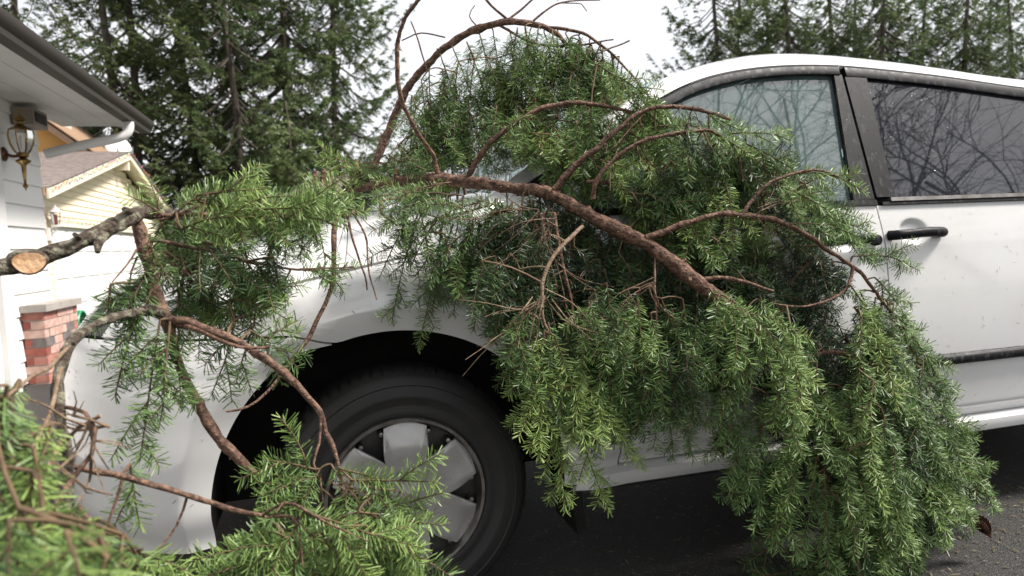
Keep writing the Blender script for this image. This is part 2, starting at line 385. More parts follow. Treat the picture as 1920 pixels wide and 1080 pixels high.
side_parts += [fw, rw, qw, strip('window_frame', top, -.034, -.002, MT['black_trim'], proud=.008),
  strip('window_frame', [(x, zf(x)) for x in np.linspace(1.585, 3.9, 60)], -.04, -.002, MT['black_trim'], proud=.008),
  panel('belt_trim', [[skin(x, z, .007) for x in np.linspace(.46, 1.548, 30)] for z in (1.068, 1.072, 1.082, 1.086)], MT['black_trim'], van),
  panel('belt_trim', [[skin(x, z, .009) for x in np.linspace(1.566, 2.72, 30)] for z in (1.068, 1.071, 1.078)], MT['black_trim'], van),
  panel('belt_trim', [[skin(x, z, .013) for x in np.linspace(1.60, 2.72, 30)] for z in (1.080, 1.083, 1.092)], MT['chrome'], van),
  panel('pillar_cover', [[skin(x, z, .004) for x in np.linspace(1.462+(z-1.08)*.17, 1.544+(z-1.08)*.055, 8)] for z in np.linspace(1.087, 1.522, 20)], MT['black_trim'], van),
  panel('pillar_cover', [[skin(x, z, .006) for x in np.linspace(1.553+(z-1.08)*.055, 1.622+(z-1.08)*.10, 8)] for z in np.linspace(1.094, 1.513, 20)], MT['black_trim'], van),
  panel('pillar_cover', [[skin(x, z, .004) for x in np.linspace(2.66, 2.74, 6)] for z in np.linspace(1.087, 1.45, 10)], MT['black_trim'], van),
  panel('pillar_cover', [[skin(x, z, .002) for x in np.linspace(3.75, 4.0, 6)] for z in np.linspace(1.07, 1.38, 10)], MT['paint'], van)]
# roof, pillars of the windscreen
def roof_row(x, w0=0.0, n=24):
    e = skin(x, zf(x), .004); out = []
    for w in np.concatenate([np.linspace(0, .25, 14), np.linspace(.25, 1, 10)[1:]]):
        y = e[1]+(.97-e[1])*w; out.append((x, y, zf(x)+.003+(.055+.032*sstep(.9, 1.4, x))*(1-(1-w)**9)))
    return out
def roof_pts(xs, bow):
    res = []
    for x in xs:
        h = roof_row(x); r = [(px-bow*(1-((y-.97)/.8)**2)*0, y, z) for px, y, z in h]; res.append(r+[(a, 1.94-b_, c) for a, b_, c in r[-2::-1]])
    return res
panel('roof', roof_pts(np.linspace(.985, 1.568, 24), .1), MT['paint'], van)
panel('roof', roof_pts(np.linspace(1.574, 4.0, 50), 0), MT['paint'], van)
def apil():
    return panel('windscreen_pillar', [[(lambda e: (x, e[1]+.075*w+.0, zf(x)+.003+.05*(1-(1-w)**3)))(skin(x, max(1.07, zf(x)), .004)) for x in np.linspace(.30, .982, 30)] for w in np.linspace(0, 1, 10)], MT['paint'], van)
side_parts.append(apil())
def ws():
    pts = []
    for x in np.linspace(.33, .982, 24):
        e = skin(x, max(1.07, zf(x)), .004); y0 = e[1]+.078
        pts.append([(x-.16*(1-((y-.97)/(.97-y0))**2)*(1-.35*(x-.33)/.65), y, zf(x)+.045+.02*(1-((y-.97)/(.97-y0))**2)) for y in np.linspace(y0, 1.94-y0, 24)])
    return panel('windscreen', pts, MT['glass'], van, depth=.004)
ws()
# fuel-side copies of the near side for the far side of the van
# handles
def handle(x0, z, door_o):
    b = MB(); path = [(x0, z, .006), (x0+.012, z+.001, .026), (x0+.05, z+.003, .034), (x0+.11, z+.006, .037), (x0+.165, z+.005, .034), (x0+.195, z+.003, .024), (x0+.205, z+.002, .006)]
    C = catmull([(x, -o, zz) for x, zz, o in path], .008); v, f = tube(C, [.0165]*len(C), 10)
    v = [(p[0], p[1], C[0][2]+(p[2]-C[0][2])*1.0) for p in v]
    off = skin(x0+.24, z)[1]
    b.add([(p[0], p[1]+off+.004, p[2]) for p in v], f)
    h = b.build('door_handle', MT['black_trim'], van); h.parent = door_o; h.matrix_parent_inverse = Matrix.Identity(4)
handle(1.572, .969, slide_door)
handle(1.30, .960, front_door)
kb = MB(); p = skin(1.512, .957); kb.lathe([(.0, -.022), (.012, -.022), (.017, -.018), (.018, .0)], 16, (p[0], p[1], p[2]), 'y')
k = kb.build('keyhole', MT['black_trim'], van); k.parent = front_door; k.matrix_parent_inverse = Matrix.Identity(4)
# far side: mirrored copies
for o in list(side_parts):
    c = copy_tree(o, van); c.matrix_parent_inverse = Matrix.Translation(-Vector(van.location)); c.location = (0, 1.94, 0); c.scale = (1, -1, 1)
# tail, floor, dash, seats
MB().add([(4.0, .12, .30), (4.0, 1.82, .30), (4.02, 1.8, 1.07), (4.02, .14, 1.07), (3.98, 1.65, 1.40), (3.98, .29, 1.40), (3.985, 1.5, 1.53), (3.985, .44, 1.53)], [(0, 1, 2, 3), (3, 2, 4, 5), (5, 4, 6, 7)]).build('tailgate', MT['paint'], van)
MB().box((.60, .06, .26), (3.98, 1.88, .31)).box((.60, .10, .31), (.64, 1.84, 1.0)).box((2.0, .10, .31), (3.9, 1.84, .34)).build('floor_pan', MT['dark'], van)
MB().box((-.9, .45, .24), (.60, 1.5, .34)).box((-.75, .52, .34), (.55, 1.42, .74)).build('engine_bay', MT['dark'], van)
MB().add([(.40, .16, .95), (.40, 1.78, .95), (.55, 1.78, 1.12), (.55, .16, 1.12), (.92, 1.78, 1.05), (.92, .16, 1.05), (.95, 1.78, .7), (.95, .16, .7)], [(0, 1, 2, 3), (3, 2, 4, 5), (5, 4, 6, 7)]).build('dashboard', MT['dark'], van)
def seat(x, y):
    b = MB()
    b.box((x-.25, y-.25, .45), (x+.25, y+.25, .62))
    C = catmull([(x+.2, y, .6), (x+.27, y, .85), (x+.36, y, 1.18)], .05)
    for i in range(len(C)-1):
        w = .24*(1-.25*(i/len(C))); b.add([(C[i][0]-.05, y-w, C[i][2]), (C[i][0]+.05, y-w, C[i][2]), (C[i][0]+.05, y+w, C[i][2]), (C[i][0]-.05, y+w, C[i][2]),
              (C[i+1][0]-.05, y-w, C[i+1][2]), (C[i+1][0]+.05, y-w, C[i+1][2]), (C[i+1][0]+.05, y+w, C[i+1][2]), (C[i+1][0]-.05, y+w, C[i+1][2])],
              [(0,1,5,4),(1,2,6,5),(2,3,7,6),(3,0,4,7),(4,5,6,7),(0,3,2,1)])
    o = b.build('seat', MT['seat'], van)
    h = MB().box((x+.33, y-.12, 1.20), (x+.42, y+.12, 1.36)).build('headrest', MT['seat'], van); h.parent = o; h.matrix_parent_inverse = Matrix.Identity(4)
seat(1.25, .52); seat(1.25, 1.42); seat(2.3, .5); seat(2.3, 1.44)
# wheel arches' liners
for cx in (ARC[0], 3.03):
    b = MB(); P = []
    for a in np.linspace(-.10, math.pi+.10, 40):
        P.append((cx+.478*math.cos(a), ARC[1]+.462*math.sin(a)))
    n = len(P); yy = (.034, .33)
    b.add([(x, y, z) for y in yy for x, z in P], [(i, i+1, n+i+1, n+i) for i in range(n-1)]+[tuple(range(n, 2*n))])
    o = b.build('wheel_arch_liner', MT['dark'], van)
    c = o.copy(); COL.objects.link(c); c.location = (0, 1.94, 0); c.scale = (1, -1, 1)
# mud flap behind the wheel
MB().add([(.462, .03, .34), (.495, .02, .34), (.512, .03, .16), (.488, .035, .145), (.465, .22, .34), (.495, .22, .34), (.51, .22, .16), (.486, .22, .145)],
   [(0,1,2,3),(4,7,6,5),(1,5,6,2),(0,3,7,4),(3,2,6,7),(0,4,5,1)]).build('mud_flap', MT['dark'], van)
# wheels
def wheel(cx):
    org = (cx, .02, .335)
    w = empty('wheel', (cx, .02, .335)); w.parent = van; w.matrix_parent_inverse = Matrix.Translation(-Vector(van.location))
    R = .343
    prof = [(.212, .012), (.216, .0), (.224, -.004), (.236, -.003), (.246, .0005), (.250, .0), (.268, -.006), (.272, -.0075), (.276, -.0065), (.295, -.004), (.300, -.0015), (.303, -.004), (.318, .003), (.330, .014), (.338, .03), (R, .05), (R+.001, .12), (R, .17), (.335, .195), (.30, .22), (.22, .215), (.212, .19)]
    b = MB(); b.lathe(prof, 120, (0, 0, 0), 'y')
    def nb(bm): return bm
    # shoulder blocks: grooves stand as raised ribs between blocks
    for k in range(72):
        a = 2*math.pi*k/72; c_, s_ = math.cos(a), math.sin(a); da = 2*math.pi/72*.33
        pts = []
        for (r_, h) in ((.327, .0125), (.339, .0285), (R+.003, .045), (R+.003, .075)):
            for sg in (-1, 1): pts.append((r_*math.cos(a+sg*da), h-.003, r_*math.sin(a+sg*da)))
        b.add(pts, [(0,1,3,2),(2,3,5,4),(4,5,7,6)])
        pts2 = []
        for (r_, h) in ((.325, .016), (.335, .032), (R-.001, .05), (R-.001, .075)):
            for sg in (-1, 1): pts2.append((r_*math.cos(a+sg*da), h, r_*math.sin(a+sg*da)))
        q = pts+pts2
        b.add(q, [(0,2,10,8),(2,4,12,10),(4,6,14,12),(1,9,11,3),(3,11,13,5),(5,13,15,7),(0,8,9,1),(6,7,15,14)])
    ty = b.build('tyre', MT['rubber'], None, sharp=45)
    rim = MB().lathe([(.216, .006), (.217, -.002), (.213, -.007), (.205, -.006), (.203, .004), (.199, .012), (.196, .03), (.196, .19)], 96, (0, 0, 0), 'y').build('rim', MT['chrome'], None, sharp=50)
    disc = MB().lathe([(.197, .046), (.15, .040), (.12, .05), (.07, .035), (.0, .035)], 60, (0, 0, 0), 'y').build('wheel_disc', MT['steel'], None)
    lugs = []
    # hub cap: six broad spokes, each notch a V reaching half way to the centre
    hb = MB(); N6 = 6; a0 = rad(88); ring = []
    def rim_r(th):
        """outline radius of the cap"""
        k_ = (th-a0)/(2*math.pi/N6); fr_ = abs(k_-round(k_))                     # 0 on a spoke's axis, .5 in a notch
        if fr_ < .285: return .203-.004*(fr_/.285)**2
        t = (fr_-.285)/.215
        return .199+(.112-.199)*t**.80
    ths = []
    for k in range(N6):
        for fr_ in (-.5, -.49, -.46, -.42, -.38, -.34, -.30, -.287, -.283, -.22, -.14, -.07, 0, .07, .14, .22, .283, .287, .30, .34, .38, .42, .46, .49): ths.append(a0+(k+fr_)*2*math.pi/N6)
    nT = len(ths); rows_ = []
    for q in (0.0, .15, .35, .55, .75, .93, .985, 1.0):
        r_row = []
        for th in ths:
            k_ = (th-a0)/(2*math.pi/N6); fr_ = abs(k_-round(k_)); r_ = rim_r(th)*q
            # dished cap: spokes slope back towards the rim and are hollowed along their axis
            h = .004-.014*math.exp(-(r_/.05)**2)-.012*sstep(.06, .14, r_)+.016*sstep(.14, .205, r_)
            h += .007*sstep(.09, .19, r_)*(1-min(1, fr_/.27)**2)
            if q > .99: h += .010
            elif q > .95: h += .0015
            r_row.append((r_*math.cos(th), h-.004, r_*math.sin(th)))
        rows_.append(r_row)
    hb.add([p for r in rows_ for p in r], [(i*nT+j, i*nT+(j+1) % nT, (i+1)*nT+(j+1) % nT, (i+1)*nT+j) for i in range(len(rows_)-1) for j in range(nT)])
    cap = hb.build('hub_cap', MT['hub'], None, sharp=32)
    objs = [ty, rim, disc, cap]
    for k in range(12):
        a = a0+math.pi/6+(k//2)*math.pi/3+(-.17 if k % 2 else .17)
        lg = MB().lathe([(0, -.008), (.006, -.007), (.009, -.002), (.010, .02)], 10, (.182*math.cos(a), .018, .182*math.sin(a)), 'y').build('clip', MT['chrome'], None); objs.append(lg)
    for o in objs: o.parent = w
    w.location = (0, 0, 0); w.matrix_parent_inverse = Matrix.Identity(4); w.location = Vector(org)-Vector(van.location)
    return w
w1 = wheel(0.0)
for x, y, s in ((3.03, 0, 1), (0, 1.9, -1), (3.03, 1.9, -1)):
    c = w1.copy(); COL.objects.link(c); c.location = Vector((x, .02 if s > 0 else 1.92, .335))-Vector(van.location); c.scale = (1, s, 1)
    for ch in w1.children:
        d = ch.copy(); COL.objects.link(d); d.parent = c
for x in (0, 3.03): MB().tube([(x, .2, .335), (x, 1.74, .335)], .035, 8).build('axle', MT['dark'], van)
# ------------------------------------------------------------------ the white house (its garage front faces +X)
MT['siding'] = mat('white_siding', (.84, .83, .81), .55, var=(.79, .78, .76), vscale=4, bump=.15, bscale=50, stretch=(1, .1, 1), bdist=.004)
MT['trim_white'] = mat('white_trim', (.70, .69, .68), .5, var=(.62, .61, .60), vscale=3)
MT['soffit'] = mat('soffit_paint', (.78, .76, .74), .6, var=(.72, .70, .68), vscale=3)
MT['gutter'] = mat('bronze_gutter', (.030, .025, .021), .5, spec=.14, var=(.05, .042, .036), vscale=2.5, stretch=(1, .3, 1), rvar=.1)
MT['shingle'] = mat('roof_shingle', (.17, .14, .125), .85, var=(.27, .225, .205), vscale=9, bump=.5, bscale=60, bdist=.01)
MT['shingle_dark'] = mat('roof_shingle_dark', (.07, .065, .06), .85, var=(.11, .10, .09), vscale=9)
MT['brown_trim0'] = mat('beam_paint', (.30, .26, .23), .6, var=(.25, .21, .18), vscale=6)
MT['brass'] = mat('antique_brass', (.42, .29, .10), .3, metal=.9, var=(.16, .09, .04), vscale=14, vcon=(.4, .62), rvar=.12)
MT['brown_metal'] = mat('tarnished_brass', (.16, .075, .04), .4, metal=.7, var=(.09, .05, .03), vscale=20)
MT['bulb'] = mat('frosted_bulb', (.8, .78, .74), .3)
MT['concrete'] = mat('concrete_cap', (.34, .31, .28), .85, var=(.26, .235, .21), vscale=12, bump=.4, bscale=60, bdist=.004)
MT['mortar'] = mat('mortar', (.58, .54, .50), .95, var=(.48, .44, .41), vscale=25)
BR = [mat('brick_red', (.30, .085, .06), .9, var=(.20, .06, .045), vscale=20, bump=.3, bscale=90, bdist=.004), mat('brick_pink', (.40, .19, .15), .9, var=(.33, .12, .09), vscale=20, bump=.3, bscale=90, bdist=.004),
      mat('brick_pale', (.50, .37, .32), .9, var=(.42, .24, .19), vscale=18, bump=.3, bscale=90, bdist=.004), mat('brick_dark', (.11, .095, .09), .9, var=(.17, .15, .14), vscale=18, bump=.3, bscale=90, bdist=.004)]
rng = random.Random(4)
XW, YC = -2.6, 5.36                                                   # wall plane, far corner
GX, GZ, GE = -1.86, 2.27, 6.02                                        # gutter line
house = tag(empty('white_house', (XW, YC, 0)), 'white clapboard garage with bronze gutter at the left edge', 'house')
def part(mb, name, m, parent, **k): return mb.build(name, m, parent, **k)
z = .02; kz = 0
MB().box((XW-.12, 4.30, -.3), (XW-.02, YC-.004, 2.5)).build('wall', MT['trim_white'], house)
MB().box((XW-9, YC-.10, -.3), (XW-.125, YC-.012, 2.5)).build('wall', MT['siding'], house)
while z < 2.35:                                                        # lapped boards, lower edge proud
    b = MB(); h = .185
    b.prism([(XW-.018, z+h+.012), (XW-.006, z+h+.012), (XW+.012, z), (XW-.018, z)], 1, 4.36, YC+.002) if False else None
    pts = [(XW-.018, z), (XW+.014, z), (XW-.004, z+h+.010), (XW-.018, z+h+.010)]
    v = [(x, y, zz) for y in (4.40, YC+.003) for x, zz in pts]
    b.add(v, [(0, 1, 2, 3), (7, 6, 5, 4), (0, 4, 5, 1), (1, 5, 6, 2), (2, 6, 7, 3), (3, 7, 4, 0)])
    b.build('siding_board', MT['siding'], house, smooth=False); z += h
MB().box((XW-.02, 4.20, -.3), (XW+.075, 4.395, 2.32)).build('corner_post', MT['trim_white'], house, smooth=False)
MB().box((XW-.02, 4.05, -.3), (XW+.035, 4.197, 2.32)).build('door_jamb', MT['trim_white'], house, smooth=False)
MB().box((XW-.02, -1.2, 2.15), (XW+.04, 4.045, 2.32)).build('door_header', MT['trim_white'], house, smooth=False)
for k in range(4):
    MB().box((XW-.12, -1.2, .02+k*.532), (XW-.07, 4.045, .02+k*.532+.526)).build('garage_door_panel', MT['trim_white'], house, smooth=False)
MB().box((XW-.12, -3.0, -.3), (XW-.02, -1.205, 2.5)).build('wall', MT['siding'], house)
# soffit boards, roof
SO = GZ-.005
for i, (a, c) in enumerate(((XW+.016, XW+.235), (XW+.241, XW+.46), (XW+.466, GX-.01))):
    MB().box((a, -3.2, SO+.075-.0*i), (c, GE-.04, SO+.098)).build('soffit_board', MT['soffit'], house, smooth=False)
MB().add([(GX+.02, -3.3, GZ+.125), (GX+.02, GE+.03, GZ+.125), (XW-4.6, GE+.03, GZ+1.95), (XW-4.6, -3.3, GZ+1.95), (GX+.02, -3.3, GZ+.145), (GX+.02, GE+.03, GZ+.145), (XW-4.6, GE+.03, GZ+1.97), (XW-4.6, -3.3, GZ+1.97)],
   [(0,3,2,1),(4,5,6,7),(0,1,5,4),(1,2,6,5),(2,3,7,6),(3,0,4,7)]).build('roof', MT['shingle_dark'], house, smooth=False)
MB().add([(GX-.02, GE-.03, GZ+.0), (GX-.02, GE, GZ+.0), (XW-4.6, GE, GZ+1.80), (XW-4.6, GE-.03, GZ+1.80), (GX-.02, GE-.03, GZ+.12), (GX-.02, GE, GZ+.12), (XW-4.6, GE, GZ+1.94), (XW-4.6, GE-.03, GZ+1.94)],
   [(0,3,2,1),(4,5,6,7),(0,1,5,4),(1,2,6,5),(2,3,7,6),(3,0,4,7)]).build('rake_board', MT['soffit'], house, smooth=False)
MB().add([(XW-.03, YC-.02, 2.3), (XW-.03, YC-.09, 2.3), (XW-4.6, YC-.09, GZ+1.78), (XW-4.6, YC-.02, GZ+1.78)], [(0,1,2,3)]).build('gable_wall', MT['siding'], house, smooth=False)
prof = [(GX-.03, GZ+.115), (GX-.03, GZ+.002), (GX+.055, GZ+.002), (GX+.062, GZ+.035), (GX+.085, GZ+.062), (GX+.098, GZ+.095), (GX+.098, GZ+.118), (GX+.086, GZ+.118), (GX+.082, GZ+.10), (GX+.048, GZ+.045), (GX+.045, GZ+.012), (GX-.02, GZ+.012), (GX-.02, GZ+.115)]
g = MB(); n = len(prof)
g.add([(x, y, zz) for y in (-3.3, GE) for x, zz in prof], [(i, (i+1) % n, n+(i+1) % n, n+i) for i in range(n)])
gut = g.build('gutter', MT['gutter'], house, sharp=25)
MB().prism([(x, zz) for x, zz in prof[:7]], 1, GE-.02, GE+.004).build('end_cap', MT['black_trim'], gut, smooth=False)
dp = catmull([(GX+.02, 5.35, GZ+.0), (GX+.02, 5.35, GZ-.05), (GX-.01, 5.34, GZ-.11), (GX-.10, 5.32, GZ-.155), (GX-.35, 5.29, GZ-.215), (XW+.09, 5.25, GZ-.30)], .02)
v, f = tube(dp, .042, 12); MB().add(v, f).build('downspout', MT['trim_white'], house)
MB().box((XW+.016, 4.82, 2.16), (XW+.17, 5.13, 2.30)).build('beam_block', MT['brown_trim0'], house, smooth=False)
MB().box((XW+.172, 4.86, 2.19), (XW+.18, 5.09, 2.27)).build('beam_cap', MT['gutter'], house, smooth=False)
# wall lantern
LX, LY, LZ = XW+.16, 4.60, 1.98
lan = tag(empty('wall_lantern', (LX, LY, LZ)), 'brass carriage lantern with glass panes on the white clapboard wall', 'lantern')
def lath(prof, seg, name, m, par=lan, org=(LX, LY, LZ), sharp=30): return MB().lathe(prof, seg, org, 'z').build(name, m, par, sharp=sharp)
lath([(0, .295), (.006, .29), (.008, .262), (.004, .255), (.016, .245), (.03, .235), (.045, .205), (.052, .195), (.047, .188), (.022, .178), (.02, .165), (.05, .135), (.085, .118), (.10, .105), (.102, .098), (.0, .10)], 8, 'lantern_roof', MT['brass'])
lath([(0, -.105), (.045, -.10), (.052, -.112), (.046, -.135), (.025, -.15), (.06, -.168), (.066, -.18), (.03, -.205), (.022, -.215), (.012, -.36), (.010, -.375), (.022, -.395), (.024, -.405), (.006, -.425), (.004, -.44), (0, -.445)], 8, 'lantern_finial', MT['brass'])
for k in range(8):
    a0_, a1_ = 2*math.pi*k/8, 2*math.pi*(k+1)/8
    pr = [(.098, .098), (.104, .05), (.092, -.02), (.068, -.075), (.048, -.10)]
    v = [(LX+r_*math.cos(a), LY+r_*math.sin(a), LZ+h) for a in (a0_, a1_) for r_, h in pr]
    MB().add(v, [(i, i+1, 5+i+1, 5+i) for i in range(4)]).build('pane', MT['clear'], lan)
    C = [(LX+(r_+.002)*math.cos(a0_), LY+(r_+.002)*math.sin(a0_), LZ+h) for r_, h in pr]; v, f = tube(C, .0055, 6); MB().add(v, f).build('rib', MT['brass'], lan)
lath([(0, .06), (.014, .055), (.018, .03), (.014, 0), (.012, -.06), (.0, -.06)], 12, 'bulb', MT['bulb'])
MB().lathe([(0, .03), (.02, .03), (.04, .022), (.062, .008), (.066, .0), (0, 0)], 16, (XW+.014, LY+.0, LZ-.11), 'x').build('wall_plate', MT['brown_metal'], lan)
v, f = tube(catmull([(XW+.03, LY, LZ-.11), (XW+.08, LY, LZ-.13), (XW+.13, LY, LZ-.125), (LX, LY, LZ-.115)], .01), .014, 8); MB().add(v, f).build('arm', MT['brown_metal'], lan)
lan.scale = (.88, .88, .88); lan.location.x -= .012
# brick pier at the foot of the wall
PX0, PX1, PY0, PY1, PT = XW+.016, XW+.17, 4.66, 5.45, .60
pier = tag(empty('brick_pier', (PX1-.07, 5.05, 0)), 'low red brick pier with concrete cap beside the white wall', 'pier')
MB().box((PX0, PY0+.012, -.25), (PX1-.012, PY1-.012, PT)).build('mortar_core', MT['mortar'], pier, smooth=False)
cz = PT-.066; row = 0
brick_me = {}
def brick(x0, x1, y0, y1, z0, z1, m):
    j = rng.uniform(-.003, .003); b = MB(); b.box((x0, y0, z0), (x1+j, y1, z1)); o = b.build('brick', m, pier, smooth=False); return o
while cz > -.22:
    off = 0 if row % 2 else -.10; y = PY0+off
    while y < PY1:
        y0, y1 = max(PY0, y), min(PY1, y+.19)
        if y1-y0 > .03:
            m = BR[0] if rng.random() < .12 else rng.choice([BR[1], BR[1], BR[1], BR[2], BR[2], BR[2], BR[2], BR[3]])
            end = y0 <= PY0+1e-6
            brick(PX0-.02 if end and (row % 2 == 0) else PX1-.10, PX1, y0, y1, cz, cz+.064, m)
        y += .20
    brick(PX0+.0 if row % 2 else PX0+.0, PX1-.102, PY0+.001, PY0+.09, cz, cz+.064, rng.choice([BR[0], BR[0], BR[1]])) if True else None
    cz -= .0745; row += 1
cb = MB(); cb.box((PX0-.0, PY0-.035, PT+.002), (PX1+.035, PY1+.035, PT+.062)); cp = cb.build('cap', MT['concrete'], pier, smooth=False)
# the yellow house across: garage wing with its gable facing +X, main block behind with its gable facing -Y
MT['yellow'] = mat('yellow_siding', (.84, .75, .58), .6, var=(.80, .70, .53), vscale=3)
MT['cream'] = mat('cream_trim', (.84, .76, .61), .55, var=(.80, .71, .56), vscale=4)
MT['yellow_shaded'] = mat('yellow_siding_shaded', (.50, .27, .07), .7, var=(.44, .23, .06), vscale=3)  # the same yellow siding, with the shade under the eave put into its colour
MT['brown_trim'] = mat('brown_fascia', (.30, .19, .12), .6, var=(.24, .15, .09), vscale=5)
MT['door_white'] = mat('garage_door_white', (.74, .73, .73), .45, var=(.70, .69, .69), vscale=2)
WX = -4.75; FX = -4.4
yel = tag(empty('yellow_house', (WX, 15, ground_z(0, 15))), 'pale yellow house with white garage door and pinkish shingle roof', 'house')
GZ0 = ground_z(0, 15)
AP = (16.2, 3.50); EL = (10.95, 2.21); ER = (21.4, 2.05)
def gz(y): return EL[1]+(AP[1]-EL[1])*(y-EL[0])/(AP[0]-EL[0]) if y < AP[0] else AP[1]+(ER[1]-AP[1])*(y-AP[0])/(ER[0]-AP[0])
z = GZ0; Y0, Y1 = 11.35, 21.0; GD = (11.95, 19.2, 1.62)
MB().prism([(Y0+.02, GZ0), (Y1-.02, GZ0), (Y1-.02, gz(Y1)-.12), (AP[0], AP[1]-.14), (Y0+.02, gz(Y0)-.12)], 0, WX-6, WX-.11).build('wall', MT['yellow'], yel, smooth=False)
while z < 3.32:
    h = .128; zt = z+h
    a = Y0; c = Y1
    if zt > gz(Y0)-.12: a = max(Y0, EL[0]+(zt+.12-EL[1])/(AP[1]-EL[1])*(AP[0]-EL[0])); c = min(Y1, AP[0]+(AP[1]-.12-zt)/(AP[1]-ER[1])*(ER[0]-AP[0]))
    segs = [(a, c)]
    if zt < GD[2]+.14: segs = [(a, GD[0]-.10), (GD[1]+.10, c)]
    for s0, s1 in segs:
        if s1-s0 < .1: continue
        pts = [(WX-.028, z), (WX+.012, z), (WX-.010, zt+.006), (WX-.028, zt+.006)]
        v = [(x, y, zz) for y in (s0, s1) for x, zz in pts]
        MB().add(v, [(0, 1, 2, 3), (7, 6, 5, 4), (0, 4, 5, 1), (1, 5, 6, 2), (2, 6, 7, 3), (3, 7, 4, 0)]).build('siding_board', MT['yellow'], yel, smooth=False)
    z += h
MB().box((WX-.02, Y0-.02, GZ0), (WX+.03, Y0+.13, gz(Y0)-.1)).build('corner_board', MT['cream'], yel, smooth=False)
MB().box((WX-.02, GD[0]-.11, GZ0), (WX+.03, GD[0]-.005, GD[2]+.14)).build('door_trim', MT['cream'], yel, smooth=False)
MB().box((WX-.02, GD[0]-.0, GD[2]+.03), (WX+.03, GD[1], GD[2]+.14)).build('door_trim', MT['cream'], yel, smooth=False)
gdoor = MB().box((WX-.09, GD[0], GZ0), (WX-.05, GD[1], GD[2]+.03)).build('garage_door', MT['door_white'], yel, smooth=False)
ph = (GD[2]+.02-GZ0)/4; me0 = None
for r in range(4):
    for k in range(8):
        y0 = GD[0]+.06+k*.90; z0 = GZ0+.03+r*ph
        b = MB(); y1, z1 = y0+.78, z0+ph-.09; i_ = .03
        b.add([(WX-.0495, y0, z0), (WX-.0495, y1, z0), (WX-.0495, y1, z1), (WX-.0495, y0, z1), (WX-.032, y0+i_, z0+i_), (WX-.032, y1-i_, z0+i_), (WX-.032, y1-i_, z1-i_), (WX-.032, y0+i_, z1-i_)],
              [(0,1,5,4),(1,2,6,5),(2,3,7,6),(3,0,4,7),(4,5,6,7)]); b.build('panel', MT['door_white'], gdoor, smooth=False)
# garage roof: courses of shingles as stepped strips on the near slope, plain far slope, fascia boards
nr = 22; slope_l = math.hypot(AP[0]-EL[0], AP[1]-EL[1])
for r in range(nr):
    t0, t1 = r/nr, (r+1.12)/nr if r < nr-1 else 1.0
    y0, z0_ = EL[0]+(AP[0]-EL[0])*t0, EL[1]+(AP[1]-EL[1])*t0; y1, z1_ = EL[0]+(AP[0]-EL[0])*t1, EL[1]+(AP[1]-EL[1])*t1
    b = MB(); b.add([(FX+.03, y0, z0_+.03), (FX+.03, y1, z1_+.012), (FX-8, y1, z1_+.012), (FX-8, y0, z0_+.03), (FX+.03, y0, z0_), (FX-8, y0, z0_)], [(0,3,2,1),(0,4,5,3)])
    b.build('shingle_course', MT['shingle'], yel, smooth=False)
MB().add([(FX+.03, AP[0]+.003, AP[1]+.02), (FX+.03, ER[0], ER[1]+.02), (FX-8, ER[0], ER[1]+.02), (FX-8, AP[0]+.003, AP[1]+.02), (FX+.03, AP[0], AP[1]-.03), (FX+.03, ER[0], ER[1]-.03), (FX-8, ER[0], ER[1]-.03), (FX-8, AP[0], AP[1]-.03)],
   [(0,3,2,1),(4,5,6,7),(0,1,5,4),(1,2,6,5),(2,3,7,6),(3,0,4,7)]).build('roof_slope', MT['shingle'], yel, smooth=False)
for (ya, za), (yb, zb) in ((EL, AP), (AP, ER)):
    MB().add([(FX-.03, ya, za-.17), (FX-.03, yb, zb-.17), (FX-.03, yb, zb-.002), (FX-.03, ya, za-.002), (FX+.005, ya, za-.17), (FX+.005, yb, zb-.17), (FX+.005, yb, zb-.002), (FX+.005, ya, za-.002)],
      [(0,1,2,3),(7,6,5,4),(0,4,5,1),(1,5,6,2),(2,6,7,3),(3,7,4,0)]).build('fascia', MT['cream'], yel, smooth=False)
    MB().add([(FX-.031, ya, za-.06), (FX-.031, yb, zb-.06), (WX-.02, yb, zb-.06), (WX-.02, ya, za-.06)], [(0,1,2,3)]).build('soffit', MT['cream'], yel, smooth=False)
MB().box((WX-.0, AP[0]-.06, AP[1]-.42), (FX-.04, AP[0]+.06, AP[1]-.16)).build('ridge_beam', MT['cream'], yel, smooth=False)
MB().box((FX-5, EL[0]-.10, EL[1]-.13), (FX-.04, EL[0]-.01, EL[1]+.0)).build('gutter', MT['brown_trim'], yel, smooth=False)
# main block: ridge along Y, gable facing -Y at y = 16.6
MY = 16.6
ra, rb = on_y(66, 218, MY), on_y(180, 296, MY); sl = (rb[2]-ra[2])/(rb[0]-ra[0])
def mz(x): return ra[2]+sl*(x-ra[0])
xe = -5.2; xr_ = ra[0]-1.2
MB().prism([(xe-.5, GZ0), (xe-.5, mz(xe-.5)-.12), (xr_, mz(xr_)-.12), (xr_-5, GZ0+2.5), (xr_-5, GZ0)], 1, MY+.35, MY+10).build('main_wall', MT['yellow_shaded'], yel, smooth=False)
MB().add([(xe, MY, mz(xe)-.13), (xr_, MY, mz(xr_)-.13), (xr_, MY, mz(xr_)+.04), (xe, MY, mz(xe)+.04), (xe, MY+.04, mz(xe)-.13), (xr_, MY+.04, mz(xr_)-.13), (xr_, MY+.04, mz(xr_)+.04), (xe, MY+.04, mz(xe)+.04)],
    [(0,1,2,3),(7,6,5,4),(0,4,5,1),(1,5,6,2),(2,6,7,3),(3,7,4,0)]).build('rake_board', MT['brown_trim'], yel, smooth=False)
